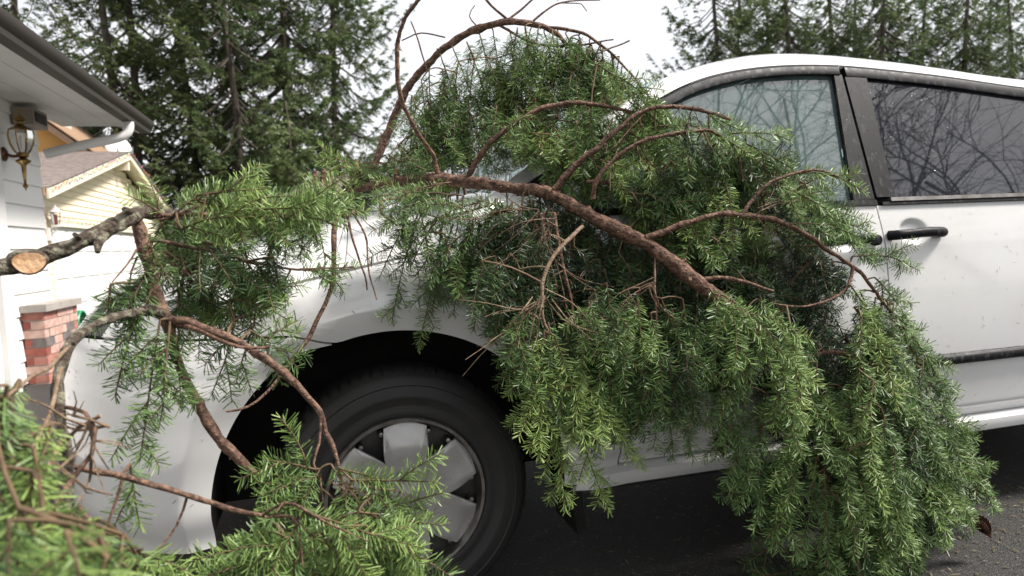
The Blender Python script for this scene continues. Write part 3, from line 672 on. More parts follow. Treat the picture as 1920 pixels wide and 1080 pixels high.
MB().add([(xe+.06, MY-.04, mz(xe)+.05), (xr_, MY-.04, mz(xr_)+.09), (xr_, MY+10, mz(xr_)+.09), (xe+.06, MY+10, mz(xe)+.05), (xe+.06, MY-.04, mz(xe)+.08), (xr_, MY-.04, mz(xr_)+.12), (xr_, MY+10, mz(xr_)+.12), (xe+.06, MY+10, mz(xe)+.08)],
    [(0,3,2,1),(4,5,6,7),(0,1,5,4),(1,2,6,5),(2,3,7,6),(3,0,4,7)]).build('main_roof', MT['brown_trim'], yel, smooth=False)
c0 = on_y(84, 205, MY+1.5); c1 = on_y(121, 262, MY+1.5)
chim = MB().box((c0[0], MY+1.5, c1[2]-1.5), (c1[0], MY+2.1, c0[2]+.35)).build('chimney', MT['mortar'], yel, smooth=False)
nb = 4; bw = (c1[0]-c0[0])/nb; zz = c1[2]-1.0; r = 0
while zz < c0[2]+.3:
    for k in range(-1, nb+1):
        x0 = c0[0]+(k+(.5 if r % 2 else 0))*bw; x1 = x0+bw-.03; x0, x1 = max(x0, c0[0]), min(x1, c1[0])
        if x1-x0 > .05: MB().box((x0, MY+1.485, zz), (x1, MY+1.56, zz+.115)).build('brick', rng.choice(BR[:3]), chim, smooth=False)
    zz += .14; r += 1
# satellite dish on the roof
sp = on_y(222, 272, 16.4)
dish = tag(empty('satellite_dish', tuple(sp)), 'small pale satellite dish on the yellow house roof', 'satellite dish')
pd = [(.0, .0), (.1, .008), (.2, .03), (.27, .06), (.275, .066), (.2, .038), (.1, .015), (0, .008)]
b = MB(); b.lathe(pd, 24, (0, 0, 0), 'y'); rm = Matrix.Rotation(rad(25), 4, 'Z') @ Matrix.Rotation(rad(-28), 4, 'X')
b.v = [tuple(rm @ Vector(p)+Vector(sp)) for p in b.v]; b.build('reflector', MT['trim_white'], dish)
v, f = tube([(sp[0], sp[1]+.02, sp[2]-.02), (sp[0]+.02, sp[1]+.12, sp[2]-.2), (sp[0]+.02, sp[1]+.12, sp[2]-.5)], .02, 8); MB().add(v, f).build('mast', MT['dark'], dish)
v, f = tube([(sp[0], sp[1]-.02, sp[2]-.27), (sp[0]+.05, sp[1]-.32, sp[2]-.12)], .012, 6); MB().add(v, f).build('feed_arm', MT['dark'], dish)
# small white post lantern by the garage door
q = (WX+.14, 11.80, 1.80)
ln2 = tag(empty('door_lantern', q), 'small white lantern with a red candle beside the white garage door', 'lantern')
MB().lathe([(0, .22), (.012, .2), (.02, .16), (.10, .08), (.105, .07), (0, .07)], 6, q).build('lantern_roof', MT['trim_white'], ln2)
MB().lathe([(.085, .07), (.06, -.16)], 6, q).build('pane', MT['clear'], ln2)
MB().lathe([(0, -.16), (.065, -.16), (.07, -.18), (.03, -.21), (.0, -.22)], 6, q).build('base', MT['trim_white'], ln2)
MT['redc'] = mat('red_candle', (.45, .02, .03), .4)
MB().lathe([(0, .03), (.03, .03), (.03, -.15), (0, -.15)], 10, q).build('candle', MT['redc'], ln2)
MB().box((WX+.013, q[1]-.11, q[2]-.42), (WX+.06, q[1]+.04, q[2]-.2)).build('wall_box', MT['trim_white'], ln2, smooth=False)
MB().tube([(WX+.06, q[1]-.02, q[2]-.30), (q[0], q[1], q[2]-.26), (q[0], q[1], q[2]-.20)], .015, 8).build('arm', MT['trim_white'], ln2)
# string of coloured lights along the gable and the door head
MT['cord_g'] = mat('green_cord', (.03, .06, .03), .6)
LC = [mat('bulb_'+n_, c_, .25, coat=.6) for n_, c_ in (('red', (.55, .03, .03)), ('green', (.03, .35, .10)), ('blue', (.05, .12, .5)), ('yellow', (.7, .45, .04)), ('pink', (.6, .25, .4)))]
lights = tag(empty('string_lights', (FX+.05, EL[0], EL[1])), 'string of small coloured bulbs along the yellow gable edge', 'lights')
path = []
for t in np.linspace(0, 1, 40): path.append((FX+.045, EL[0]+(AP[0]-EL[0])*t, EL[1]+(AP[1]-EL[1])*t-.02-.025*math.sin(t*60)**2))
for t in np.linspace(0, .62, 24): path.append((FX+.045, AP[0]+(ER[0]-AP[0])*t, AP[1]+(ER[1]-AP[1])*t-.02-.025*math.sin(t*60)**2))
v, f = tube(path, .005, 4); MB().add(v, f).build('cord', MT['cord_g'], lights)
path2 = [(WX+.05, GD[0]+t*5.5, GD[2]+.15-.03*math.sin(t*40)**2) for t in np.linspace(0, 1, 24)]
lights2 = tag(empty('string_lights', path2[0]), 'string of small coloured bulbs above the white garage door', 'lights')
v, f = tube(path2, .005, 4); MB().add(v, f).build('cord', MT['cord_g'], lights2)
for pth, root in ((path, lights), (path2, lights2)):
    for i, p_ in enumerate(pth):
        MB().lathe([(0, .02), (.011, .012), (.012, 0), (.008, -.016), (0, -.024)], 6, (p_[0]+.02, p_[1], p_[2]+rng.choice((-.03, .03)))).build('bulb', LC[rng.randrange(5)], root)
# green hose reel behind the pier
MT['green_plastic'] = mat('green_plastic', (.02, .22, .10), .4)
hp = on_x(132, 606, -2.9); hr = tag(empty('hose_reel', (hp[0], hp[1], 0)), 'round green object behind the brick pier', 'hose reel')
for k in range(5):
    v, f = tube([(hp[0]+.0+.03*k, hp[1]+(.16-.004*k)*math.cos(a), hp[2]-.02+(.16-.004*k)*math.sin(a)) for a in np.linspace(0, 2*math.pi, 25)], .014, 6); MB().add(v, f).build('hose_loop', MT['green_plastic'], hr)
MB().box((hp[0]-.02, hp[1]-.03, 0), (hp[0]+.14, hp[1]+.03, hp[2]-.02)).build('stand', MT['green_plastic'], hr)
# ------------------------------------------------------------------ conifers behind the houses and the van
def foliage_mat(name, ca, cb, cc, trans=.25, rough=.5, spec=.35):
    """leaf colour by the 'tone' attribute (per needle or tuft); paler underneath, a little light passes through"""
    m = bpy.data.materials.new(name); m.use_nodes = True; n, l = m.node_tree.nodes, m.node_tree.links
    b = n['Principled BSDF']; out = n['Material Output']
    at = n.new('ShaderNodeAttribute'); at.attribute_name = 'tone'
    r = n.new('ShaderNodeValToRGB'); r.color_ramp.elements[0].color = (*ca, 1); r.color_ramp.elements[1].color = (*cc, 1)
    e = r.color_ramp.elements.new(.5); e.color = (*cb, 1)
    l.new(at.outputs['Fac'], r.inputs['Fac'])
    b.inputs['Roughness'].default_value = rough; b.inputs['Specular IOR Level'].default_value = spec
    l.new(r.outputs['Color'], b.inputs['Base Color'])
    t = n.new('ShaderNodeBsdfTranslucent'); l.new(r.outputs['Color'], t.inputs['Color'])
    mxs = n.new('ShaderNodeMixShader'); mxs.inputs[0].default_value = trans
    l.new(b.outputs[0], mxs.inputs[1]); l.new(t.outputs[0], mxs.inputs[2]); l.new(mxs.outputs[0], out.inputs['Surface'])
    return m
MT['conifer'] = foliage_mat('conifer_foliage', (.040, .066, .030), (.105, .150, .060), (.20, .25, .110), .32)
MT['tree_bark'] = mat('conifer_bark', (.055, .042, .033), .95, var=(.10, .082, .066), vscale=8, stretch=(3, 3, .5), bump=.6, bscale=20, bdist=.03)
def mesh_tris(name, V, T, tone=None, mats=(), mi=None, smooth=True):
    me = bpy.data.meshes.new(name); nv, nt = len(V), len(T)
    me.vertices.add(nv); me.vertices.foreach_set('co', np.ascontiguousarray(V, np.float32).ravel())
    me.loops.add(nt*3); me.loops.foreach_set('vertex_index', np.ascontiguousarray(T, np.int32).ravel())
    me.polygons.add(nt); me.polygons.foreach_set('loop_start', np.arange(0, nt*3, 3, dtype=np.int32)); me.polygons.foreach_set('loop_total', np.full(nt, 3, np.int32))
    for m in mats: me.materials.append(m)
    if mi is not None: me.polygons.foreach_set('material_index', np.ascontiguousarray(mi, np.int32))
    me.polygons.foreach_set('use_smooth', np.full(nt, smooth))
    if tone is not None:
        a = me.attributes.new('tone', 'FLOAT', 'POINT'); a.data.foreach_set('value', np.ascontiguousarray(tone, np.float32))
    me.update(calc_edges=True); me.validate(); return me
def unit(v): return v/(np.linalg.norm(v, axis=-1, keepdims=True)+1e-12)
def conifer_mesh(seed, h, crown0, spread, dens, open_=0.0, detail_h=12.0, toff=0.0):
    """returns trunk+limb verts/faces and foliage tris of one tree at the origin"""
    g = np.random.default_rng(seed); wood = MB()
    lean = g.normal(0, .012, 2)
    P = [(lean[0]*z+.08*math.sin(z*.7+seed), lean[1]*z+.08*math.cos(z*.6), z) for z in np.linspace(-.3, h, 26)]
    r0 = .0045*h+.03
    wood.tube(P, [r0*(1-.93*(p[2]+.3)/(h+.3))+.012 for p in P], 9)
    Vs, Ts, tones = [], [], []; base = 0; z = crown0
    while z < h-.3:
        fine = z < detail_h
        nl = int(g.integers(3, 6)) if fine else int(g.integers(2, 5))
        for k in range(nl):
            if g.random() < open_: continue
            tl = g.normal(0, .16); az = g.uniform(0, 2*math.pi); L = spread*(1-(z/h))**.75*g.uniform(.55, 1.15)
            if z < crown0+1.2: L *= g.uniform(.45, .9)
            zz = z+g.uniform(-.2, .2); dz = g.uniform(-.35, .05); up = g.uniform(.10, .35)
            t = np.linspace(0, 1, 12); d = np.array([math.cos(az), math.sin(az)])
            C = np.stack([np.interp(zz, [p[2] for p in P], [p[0] for p in P])+d[0]*L*t, np.interp(zz, [p[2] for p in P], [p[1] for p in P])+d[1]*L*t, zz+L*(dz*t+(up-.25*dz)*t**2.4-.28*np.sin(t*math.pi))], 1)
            C[1:, :2] += g.normal(0, .02*L, (11, 2)).cumsum(0)*.35
            wood.tube(C[::2] if not fine else C, np.linspace(.012*L+.008, .004, len(C[::2] if not fine else C)), 4, cap=False)
            # branchlets
            nb = int(L*(13 if fine else 6)*dens); tb = np.clip(g.uniform(.12, 1.0, nb)**.8, 0, 1)
            if nb < 2: continue
            ib = tb*11; i0 = np.minimum(ib.astype(int), 10); fr = (ib-i0)[:, None]
            B0 = C[i0]*(1-fr)+C[i0+1]*fr; T_ = unit(C[i0+1]-C[i0]); side = unit(np.cross(T_, [0, 0, 1.0]))*np.where(g.random(nb) < .5, -1, 1)[:, None]
            bl = (.16+.26*(1-tb)*min(1, L/2.5)+.12*g.random(nb))*(1 if fine else 1.3)
            D = unit(T_*g.uniform(.35, .9, (nb, 1))+side*g.uniform(.5, 1, (nb, 1))+np.array([0, 0, 1])*g.uniform(-.75, .12, (nb, 1)))
            ns = 7 if fine else 4
            q = np.linspace(.12, 1, ns)[None, :, None]
            Q = B0[:, None]+D[:, None]*bl[:, None, None]*q+np.array([0, 0, -1.0])*(.35*(bl[:, None, None]*q)**2/.4)
            # tufts: narrow leaves to both sides of the branchlet and along it
            Q = Q.reshape(-1, 3); Dn = np.repeat(D, ns, 0); nq = len(Q)
            for sgn in ((-1, 1, 0) if fine else (-1, 1)):
                S = unit(np.cross(Dn, unit(g.normal(0, .35, (nq, 3))+np.array([0, 0, 1.0]))))
                dir_ = unit(Dn*(.75 if sgn else 1)+S*sgn*.85+g.normal(0, .22, (nq, 3))+np.array([0, 0, -.12]))
                ln = g.uniform(.07, .15, (nq, 1))*(1 if fine else 1.9); wd = ln*g.uniform(.13, .22, (nq, 1))*(1 if fine else 1.3)
                W = unit(np.cross(dir_, unit(g.normal(0, .5, (nq, 3))+np.array([0, 0, 1.0]))))
                a = Q-W*wd*.3; b_ = Q+W*wd*.3; m1 = Q+dir_*ln*.5+W*wd; m2 = Q+dir_*ln*.5-W*wd; tip = Q+dir_*ln
                V = np.stack([Q, m1, m2, tip], 1).reshape(-1, 3)
                idx = base+np.arange(nq)[:, None]*4
                Ts.append(np.concatenate([idx+np.array([[0, 1, 2]]), idx+np.array([[2, 1, 3]])], 0)); Vs.append(V); base += nq*4
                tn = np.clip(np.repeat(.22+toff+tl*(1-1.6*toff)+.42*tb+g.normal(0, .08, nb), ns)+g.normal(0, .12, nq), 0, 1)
                tones.append(np.repeat(tn, 4))
        z += g.uniform(.22, .42)*(1 if fine else 1.5)
    return wood, mesh_tris('crown', np.concatenate(Vs), np.concatenate(Ts), np.concatenate(tones), (MT['conifer'],))
def conifer_proto(seed, *a, **k):
    wood, crown = conifer_mesh(seed, *a, **k)
    me = bpy.data.meshes.new('trunk'); me.from_pydata(wood.v, [], wood.f); me.materials.append(MT['tree_bark']); me.polygons.foreach_set('use_smooth', [True]*len(me.polygons)); return me, crown
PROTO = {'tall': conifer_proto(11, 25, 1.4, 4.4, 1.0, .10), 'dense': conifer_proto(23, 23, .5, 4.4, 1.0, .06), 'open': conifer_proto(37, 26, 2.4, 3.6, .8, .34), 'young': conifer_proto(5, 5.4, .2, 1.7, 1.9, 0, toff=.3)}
def plant(kind, px, Y, label, rz=0, s=1.0, grp='tall conifers behind the houses', cat='tree', name='conifer_tree'):
    p = on_y(px, 470, Y); o = tag(empty(name, (p[0], p[1], ground_z(0, p[1])-.1)), label, cat, grp)
    o.rotation_euler = (0, 0, rz); o.scale = (s, s, s)
    for nm, me in zip(('trunk', 'crown'), PROTO[kind]):
        c = bpy.data.objects.new(nm, me); COL.objects.link(c); c.parent = o
    return o
TREES = [('open', 60, 27, 'thin fir with brownish gaps above the white gutter, leftmost tree', .3, 1.0),
 ('open', 232, 22, 'slender fir, left one of two bare lower trunks above the gutter', 2.0, .95),
 ('open', 282, 23, 'slender fir, right one of two bare lower trunks above the gutter', 4.1, 1.0),
 ('tall', 375, 26, 'tall dark fir standing just right of the two bare trunks', .5, 1.05),
 ('dense', 455, 22, 'dense dark green fir behind the peak of the yellow gable', 1.1, 1.0),
 ('dense', 560, 24, 'broad dense fir in the middle of the left group of trees', 3.0, 1.05),
 ('tall', 640, 26, 'tall fir at the right edge of the left group, against the white sky', 5.0, .98),
 ('young', 555, 17.5, 'young pointed fir in front of the dense dark trees', 0, 1.0),
 ('young', 625, 17, 'smaller young fir right of the pointed one, above the mossy stem', 2.5, .72),
 ('tall', 1345, 27, 'fir at the left end of the group behind the van roof', 3.4, .95),
 ('dense', 1395, 31, 'second fir from the left behind the van roof', .9, .95),
 ('tall', 1490, 26, 'fir standing above the top corner of the front door window', 1.7, 1.0),
 ('tall', 1560, 30, 'fir above the door pillar of the van', 2.9, 1.05),
 ('tall', 1650, 25, 'fir above the front part of the dark rear window', 4.6, 1.0),
 ('dense', 1735, 28, 'fir above the middle of the dark rear window', .2, 1.0),
 ('tall', 1815, 25, 'fir second from the right edge behind the van roof', 5.7, 1.0),
 ('dense', 1445, 35, 'far fir filling the gap left of the door pillar', 4.0, 1.15), ('dense', 1610, 35, 'far fir filling the gap right of the door pillar', 1.0, 1.15), ('dense', 1850, 36, 'far fir behind the second tree from the right edge', 5.2, 1.15),
 ('dense', 1895, 29, 'dense fir at the right edge of the picture', 2.6, 1.0)]
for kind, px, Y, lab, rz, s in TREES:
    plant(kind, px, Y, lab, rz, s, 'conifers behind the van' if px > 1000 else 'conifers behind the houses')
# bare broad-leaved trees on the near side of the drive: they stand behind the camera and show in the windows
MT['bare'] = mat('bare_tree_bark', (.05, .045, .04), .9, var=(.08, .072, .062), vscale=10)
def bare_tree(loc, seed, label, h=9.0):
    g = np.random.default_rng(seed); trunk, limbs = MB(), MB()
    P0 = np.array(loc, float)
    def grow(p, d, L, r, lev, mb):
        n = 7; pts = [p]; dd = d.copy()
        for i in range(n):
            dd = unit(dd+g.normal(0, .13, 3)+np.array([0, 0, .03 if lev < 2 else .0])); pts.append(pts[-1]+dd*L/n)
        mb.tube(pts, np.linspace(r, r*.55 if lev < 3 else r*.3, n+1), 5 if lev < 2 else 3, cap=False)
        if lev >= 4: return
        k = (8, 6, 6, 5)[lev]
        for i in range(k):
            t = g.uniform(.3, 1.0); j = min(n-1, int(t*n)); q = pts[j]+(pts[j+1]-pts[j])*(t*n-j)
            ax = unit(np.cross(dd, g.normal(0, 1, 3))); a = g.uniform(.5, 1.1); nd = dd*math.cos(a)+ax*math.sin(a)+np.array([0, 0, .12]); nd = unit(nd*np.array([1, 1, .6]))
            grow(q, nd, L*g.uniform(.5, .75), r*.45, lev+1, limbs)
    grow(P0, np.array([0, 0, 1.0]), h*.5, .11, 0, trunk)
    o = tag(empty('bare_tree', loc), label, 'tree', 'bare trees mirrored in the van windows')
    trunk.build('trunk', MT['bare'], o); limbs.build('crown', MT['bare'], o, sharp=90)
bare_tree((5.9, -4.4, 0), 3, 'bare leafless tree mirrored in the front door window', 14)
bare_tree((8.6, -5.2, 0), 8, 'bare leafless tree mirrored in the dark rear window', 12)
bare_tree((12.5, -6.0, 0), 14, 'bare leafless tree mirrored at the right end of the dark rear window', 11)
# ------------------------------------------------------------------ fallen fir boughs
MT['needle'] = foliage_mat('fir_needles', (.015, .032, .016), (.108, .186, .054), (.26, .35, .098), .12, .42, .34)  # darkest tone carries the shade painted into the inner sprays
MT['twig'] = mat('fir_twig', (.085, .050, .028), .8, var=(.15, .10, .05), vscale=30)
MT['bark'] = mat('fir_bark', (.078, .038, .024), .85, var=(.22, .125, .082), vscale=85, vcon=(.42, .66), bump=1.0, bscale=170, bdist=.012, stretch=(.8, .8, .8))
MT['bark_red'] = mat('fir_bark_reddish', (.070, .034, .021), .7, var=(.235, .135, .088), vscale=95, vcon=(.40, .68), bump=.9, bscale=200, bdist=.006)
MT['bark_grey'] = mat('fir_bark_lichen', (.058, .040, .028), .9, var=(.24, .225, .165), vscale=60, vcon=(.46, .66), bump=1.0, bscale=150, bdist=.012)
MT['cut'] = mat('cut_wood', (.66, .43, .25), .6, var=(.40, .19, .085), vscale=70, vcon=(.42, .72), bump=.6, bscale=160, bdist=.004)
MT['cone'] = mat('fir_cone', (.075, .034, .02), .8, var=(.15, .075, .042), vscale=25)
MT['dead'] = mat('dry_twig', (.13, .082, .05), .85, var=(.27, .19, .125), vscale=90, bump=.5, bscale=200)
NR = np.random.default_rng(77)
def keep_off_van(P, gap=.010):
    """push points out of the van's body so that the boughs lie on it"""
    P = P.copy(); x, y, z = P[:, 0], P[:, 1], P[:, 2]
    hx = np.interp(x, _HX, _HZ)
    yn = np.where(x > -.40, 0.0, np.interp(-x, -_bx, _by)); inside = (x > -.95) & (x < .50) & (y > yn-gap) & (y < 1.9) & (z < hx+gap+.012)
    dy, dz = y-yn+gap, hx+gap+.012-z; over = inside & (dz < dy*1.2); out_ = inside & ~over
    P[over, 2] = (hx+gap+.012)[over]; P[out_, 1] = (yn-gap)[out_]
    side = (x >= .50) & (z < 1.0) & (y > -gap) & (y < 1.0); P[side, 1] = -gap
    up = (x > .45) & (z >= 1.0) & (z < 1.6)
    yu = np.clip(.03+(z-1.07)*.38, .0, 1)-gap-.008; xa_ = np.interp(z, _ZFS[:660], np.linspace(.28, 4, 2000)[:660]); m = up & (y > yu) & (x > xa_-.05) & (y < yu+.5); P[m, 1] = yu[m]
    P[:, 2] = np.maximum(P[:, 2], .008)
    return P
def behind_stem(x, y):
    c = float(np.interp(x, [640, 750, 820, 880, 950, 1020, 1100, 1160, 1220, 1310], [.42, .28, .2, .12, .04, -.04, -.12, -.17, -.21, -.28])); return (c+.04, c+.20)
class Bough:
    def __init__(s, name, loc, label):
        s.root = tag(empty(name, tuple(loc)), label, 'fir bough', 'fallen fir boughs'); s.nodes = []; s.nsprays = 0; s.pool = None; s.done = []
    def limb(s, pts, m, name='limb', seg=9, knob=.10, nodes=True, clear=True):
        """pts: (photo x, photo y, distance Y, half width in photo pixels)"""
        W = []
        for px, py, Y, rp in pts:
            p = on_y(px, py, Y); d = np.dot(p-CAM, CF); W.append((*p, rp*.82*d/F_PX))
        C = catmull(W, .011 if seg >= 8 else .018); P = C[:, :3]; r = np.maximum(C[:, 3], .0012)
        n = len(P); T = np.gradient(P, axis=0)
        wob = NR.normal(0, 1, (n, 3)); k_ = np.array([.25, .5, .25])
        for a in range(3): wob[:, a] = np.convolve(np.pad(wob[:, a], 1, 'edge'), k_, 'valid')
        P = P+wob*(.0010+.10*r[:, None])
        rr = r*(1+knob*np.convolve(np.pad(NR.normal(0, 1, n), 1, 'edge'), k_, 'valid'))
        v, f = tube(P, rr, seg)
        if seg >= 8:                                              # uneven bark: every vertex pushed in or out a little
            V_ = np.array(v).reshape(n, seg, 3); V_ = P[:, None]+(V_-P[:, None])*(1+NR.normal(0, .075, (n, seg, 1))); v = V_.reshape(-1, 3).tolist()
        mb = MB(); mb.add(v, f)
        if seg >= 8:                                              # small knots and torn stubs
            for i in range(2, n-2):
                if NR.random() < .15 and r[i] > .004:
                    t = unit(T[i]); a = unit(np.cross(t, NR.normal(0, 1, 3))); L = r[i]*NR.uniform(.9, 1.7)
                    q0 = P[i]+a*r[i]*.5; q1 = P[i]+a*(r[i]*.8+L*.45)+t*L*.2
                    v, f = tube([q0, (q0+q1)/2, q1], [r[i]*.45, r[i]*.34, r[i]*.16], 6); mb.add(v, f)
        o = mb.build(name, m, s.root, sharp=70)
        if nodes: s.nodes.append(P[::2])
        return o
    def link_nodes(s): return np.concatenate(s.nodes)
    def spray(s, p0, p1, spread=.10, tone=.5, arch=.03, dens=1.0, bare=.06, link=True, face=None, lat=.050, needle=.0265):
        g = NR; p0 = np.asarray(p0, float); p1 = np.asarray(p1, float); L = np.linalg.norm(p1-p0)
        if L < .03: return
        n = max(5, int(L/.012)); t = np.linspace(0, 1, n)[:, None]
        ctrl = (p0+p1)/2+np.array([0, 0, 1])*arch*L/.25+g.normal(0, .04, 3)*L
        Pm = (1-t)**2*p0+2*t*(1-t)*ctrl+t*t*p1+np.sin(t*g.uniform(5, 11)+g.uniform(0, 6))*g.normal(0, .010, 3)*L*t
        paths = []; rads = []; nfrom = []
        if link:
            N = s.link_nodes(); d2 = np.sum((N-p0)**2, 1)+0.35*np.maximum(0, p0[2]-N[:, 2])**2; j = int(np.argmin(d2)); q = N[j]; dl = math.sqrt(np.sum((q-p0)**2))
            if .006 < dl < .45:
                k = max(4, int(dl/.03)); tl = np.linspace(0, 1, k)[:, None]; dirm = unit(Pm[1]-Pm[0])
                c2 = (p0+q)/2-dirm*dl*.14+np.array([0, 0, .02*dl]); Lk = (1-tl)**2*q+2*tl*(1-tl)*c2+tl*tl*p0; Lk += np.sin(tl*math.pi)*g.normal(0, .025, 3)*dl
                Lk[1:-1] = keep_off_van(Lk[1:-1]); Lk[1:-1] = .25*Lk[:-2]+.5*Lk[1:-1]+.25*Lk[2:]; paths.append(Lk); rads.append(np.linspace(.0030, .0022, k)); nfrom.append(1.1)
        tst = keep_off_van(Pm)
        if np.max(np.linalg.norm(np.diff(tst, axis=0), axis=1)) > .05: return
        paths.append(Pm); rads.append(np.linspace(.0026, .0012, n)); nfrom.append(bare)
        if face is None: face = unit(np.array([g.normal(0, .35), -1.0, g.normal(.25, .4)]))
        pos = g.uniform(.03, .06)*1.0; sgn = 1 if g.random() < .5 else -1
        def laterals(P, L_, spread_, lev):
            nn = len(P); pos = .10*L_+g.uniform(0, lat); sg = 1
            while pos < L_*.97:
                u = pos/L_; i = min(nn-2, int(u*(nn-1))); T = unit(P[i+1]-P[i]); S = unit(np.cross(T, face))*sg
                ll = 1.5*spread_*(1-u)**.65*(.55+.6*u if u < .35 else .76+.1*u)*g.uniform(.55, 1.2)+.012
                a = g.uniform(.65, 1.05); D = unit(T*math.cos(a)+S*math.sin(a)+face*g.normal(.05, .13))
                if ll > .03:
                    k = max(4, int(ll/.012)); q = np.linspace(0, ll, k)[:, None]
                    kap = g.uniform(1.2, 4.0)
                    Q = P[i]+D*q+np.array([0, 0, -1.0])*(.5*kap*q*q)+T*(.8*q*q/max(ll, .05))*.5
                    paths.append(Q); rads.append(np.linspace(.0018, .0010, k)); nfrom.append(.04)
                    if lev == 0 and ll > .115: laterals(Q, ll, ll*.40, 1)
                sg = -sg; pos += lat*g.uniform(.7, 1.4)*(1 if lev == 0 else 1.25)
        laterals(Pm, L, spread, 0)
        # geometry
        Vs, Ts, Mi, Tn = [], [], [], []; base = 0
        bp, bt, bl_ = [], [], []
        for P, r, nf in zip(paths, rads, nfrom):
            if nf < 1:
                P = keep_off_van(P)
                if np.max(np.linalg.norm(np.diff(P, axis=0), axis=1)) > .05: continue
                for _ in range(3): P[1:-1] = .25*P[:-2]+.5*P[1:-1]+.25*P[2:]
            n_ = len(P); T = unit(np.gradient(P, axis=0)); ref = np.array([.3, .2, .93]); A = unit(np.cross(T, ref)); B = np.cross(T, A)
            ang = np.array([0, 2.094, 4.189]); V = P[:, None]+r[:, None, None]*(A[:, None]*np.cos(ang)[None, :, None]+B[:, None]*np.sin(ang)[None, :, None])
            V = V.reshape(-1, 3); i = np.arange(n_-1)[:, None]*3; k = np.arange(3)[None]; k2 = (k+1) % 3
            a_, b_, c_, d_ = i+k, i+k2, i+3+k2, i+3+k
            tr = np.concatenate([np.stack([a_, b_, c_], -1).reshape(-1, 3), np.stack([a_, c_, d_], -1).reshape(-1, 3)])
            Vs.append(V); Ts.append(tr+base); Mi.append(np.zeros(len(tr), int)); Tn.append(np.full(len(V), .3)); base += len(V)
            if nf >= 1: continue
            seg = np.linalg.norm(np.diff(P, axis=0), axis=1); Lp = seg.sum()
            m = int(Lp*(1-nf)*900*dens)
            if m < 3: continue
            u = nf+(1-nf)*(np.arange(m)+g.random(m))/m; w = u*(n_-1); j = np.minimum(w.astype(int), n_-2); fr = (w-j)[:, None]
            pp = P[j]*(1-fr)+P[j+1]*fr; TT = T[j]
            th = g.uniform(0, 2*math.pi, m); sidev = unit(np.cross(TT, face)); upv = np.cross(sidev, TT)
            rad_ = unit(sidev*np.cos(th)[:, None]*1.25+upv*np.sin(th)[:, None]*.62)
            fa = g.normal(1.13, .15, m)*(1-.45*np.clip((u-.93)/.07, 0, 1)); D = unit(TT*np.cos(fa)[:, None]+rad_*np.sin(fa)[:, None]+g.normal(0, .06, (m, 3)))
            ln = needle*g.uniform(.72, 1.18, m)*(1-.35*np.clip((u-.9)/.1, 0, 1))*(.75+.25*np.clip(u/.15, 0, 1))
            bp.append(pp); bt.append(D); bl_.append(np.stack([ln, np.clip(tone+g.normal(0, .10, m)+.12*(u-.5), 0, 1)], 1))
        if bp:
            pp = np.concatenate(bp); D = np.concatenate(bt); q = np.concatenate(bl_); m = len(pp); ln = q[:, :1]
            W = unit(np.cross(D, unit(g.normal(0, .55, (m, 3))+np.array([0, -.45, .9])))); wd = g.uniform(.00080, .00116, (m, 1))
            Nn = np.cross(D, W); bend = Nn*ln*g.normal(0, .06, (m, 1))
            V = np.stack([pp-W*wd*.7, pp+W*wd*.7, pp+D*ln*.84+W*wd+bend, pp+D*ln*.84-W*wd+bend, pp+D*ln], 1).reshape(-1, 3)
            i = np.arange(m)[:, None]*5+base
            tr = np.concatenate([i+np.array([[0, 1, 2]]), i+np.array([[0, 2, 3]]), i+np.array([[3, 2, 4]])])
            Vs.append(V); Ts.append(tr); Mi.append(np.ones(len(tr), int)); Tn.append(np.repeat(q[:, 1], 5)); base += len(V)
        if s.pool is not None:
            s.pool.append((np.concatenate(Vs), np.concatenate(Ts), np.concatenate(Tn), np.concatenate(Mi))); s.nodes.append(Pm[:max(2, n//2):3]); return
        me = mesh_tris('spray', np.concatenate(Vs), np.concatenate(Ts), np.concatenate(Tn), (MT['twig'], MT['needle']), np.concatenate(Mi))
        o = bpy.data.objects.new('spray', me); COL.objects.link(o); o.parent = s.root; o.matrix_parent_inverse = Matrix.Translation(-Vector(s.root.location))
        s.nsprays += 1
        s.nodes.append(Pm[:max(2, n//2):3])
        return o
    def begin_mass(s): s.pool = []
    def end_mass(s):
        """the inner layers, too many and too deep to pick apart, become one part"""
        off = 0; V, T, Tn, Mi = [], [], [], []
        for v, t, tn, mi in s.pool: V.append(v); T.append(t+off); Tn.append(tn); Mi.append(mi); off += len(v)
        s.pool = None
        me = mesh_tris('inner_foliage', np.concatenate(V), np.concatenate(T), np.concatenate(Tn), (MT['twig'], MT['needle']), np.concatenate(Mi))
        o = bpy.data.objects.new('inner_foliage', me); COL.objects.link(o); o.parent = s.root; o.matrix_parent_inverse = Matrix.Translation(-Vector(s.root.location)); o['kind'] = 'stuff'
    def sp(s, a, b, **k):
        """spray from photo point a to its tip b, each (x, y, Y)"""
        return s.spray(on_y(*a), on_y(*b), **k)
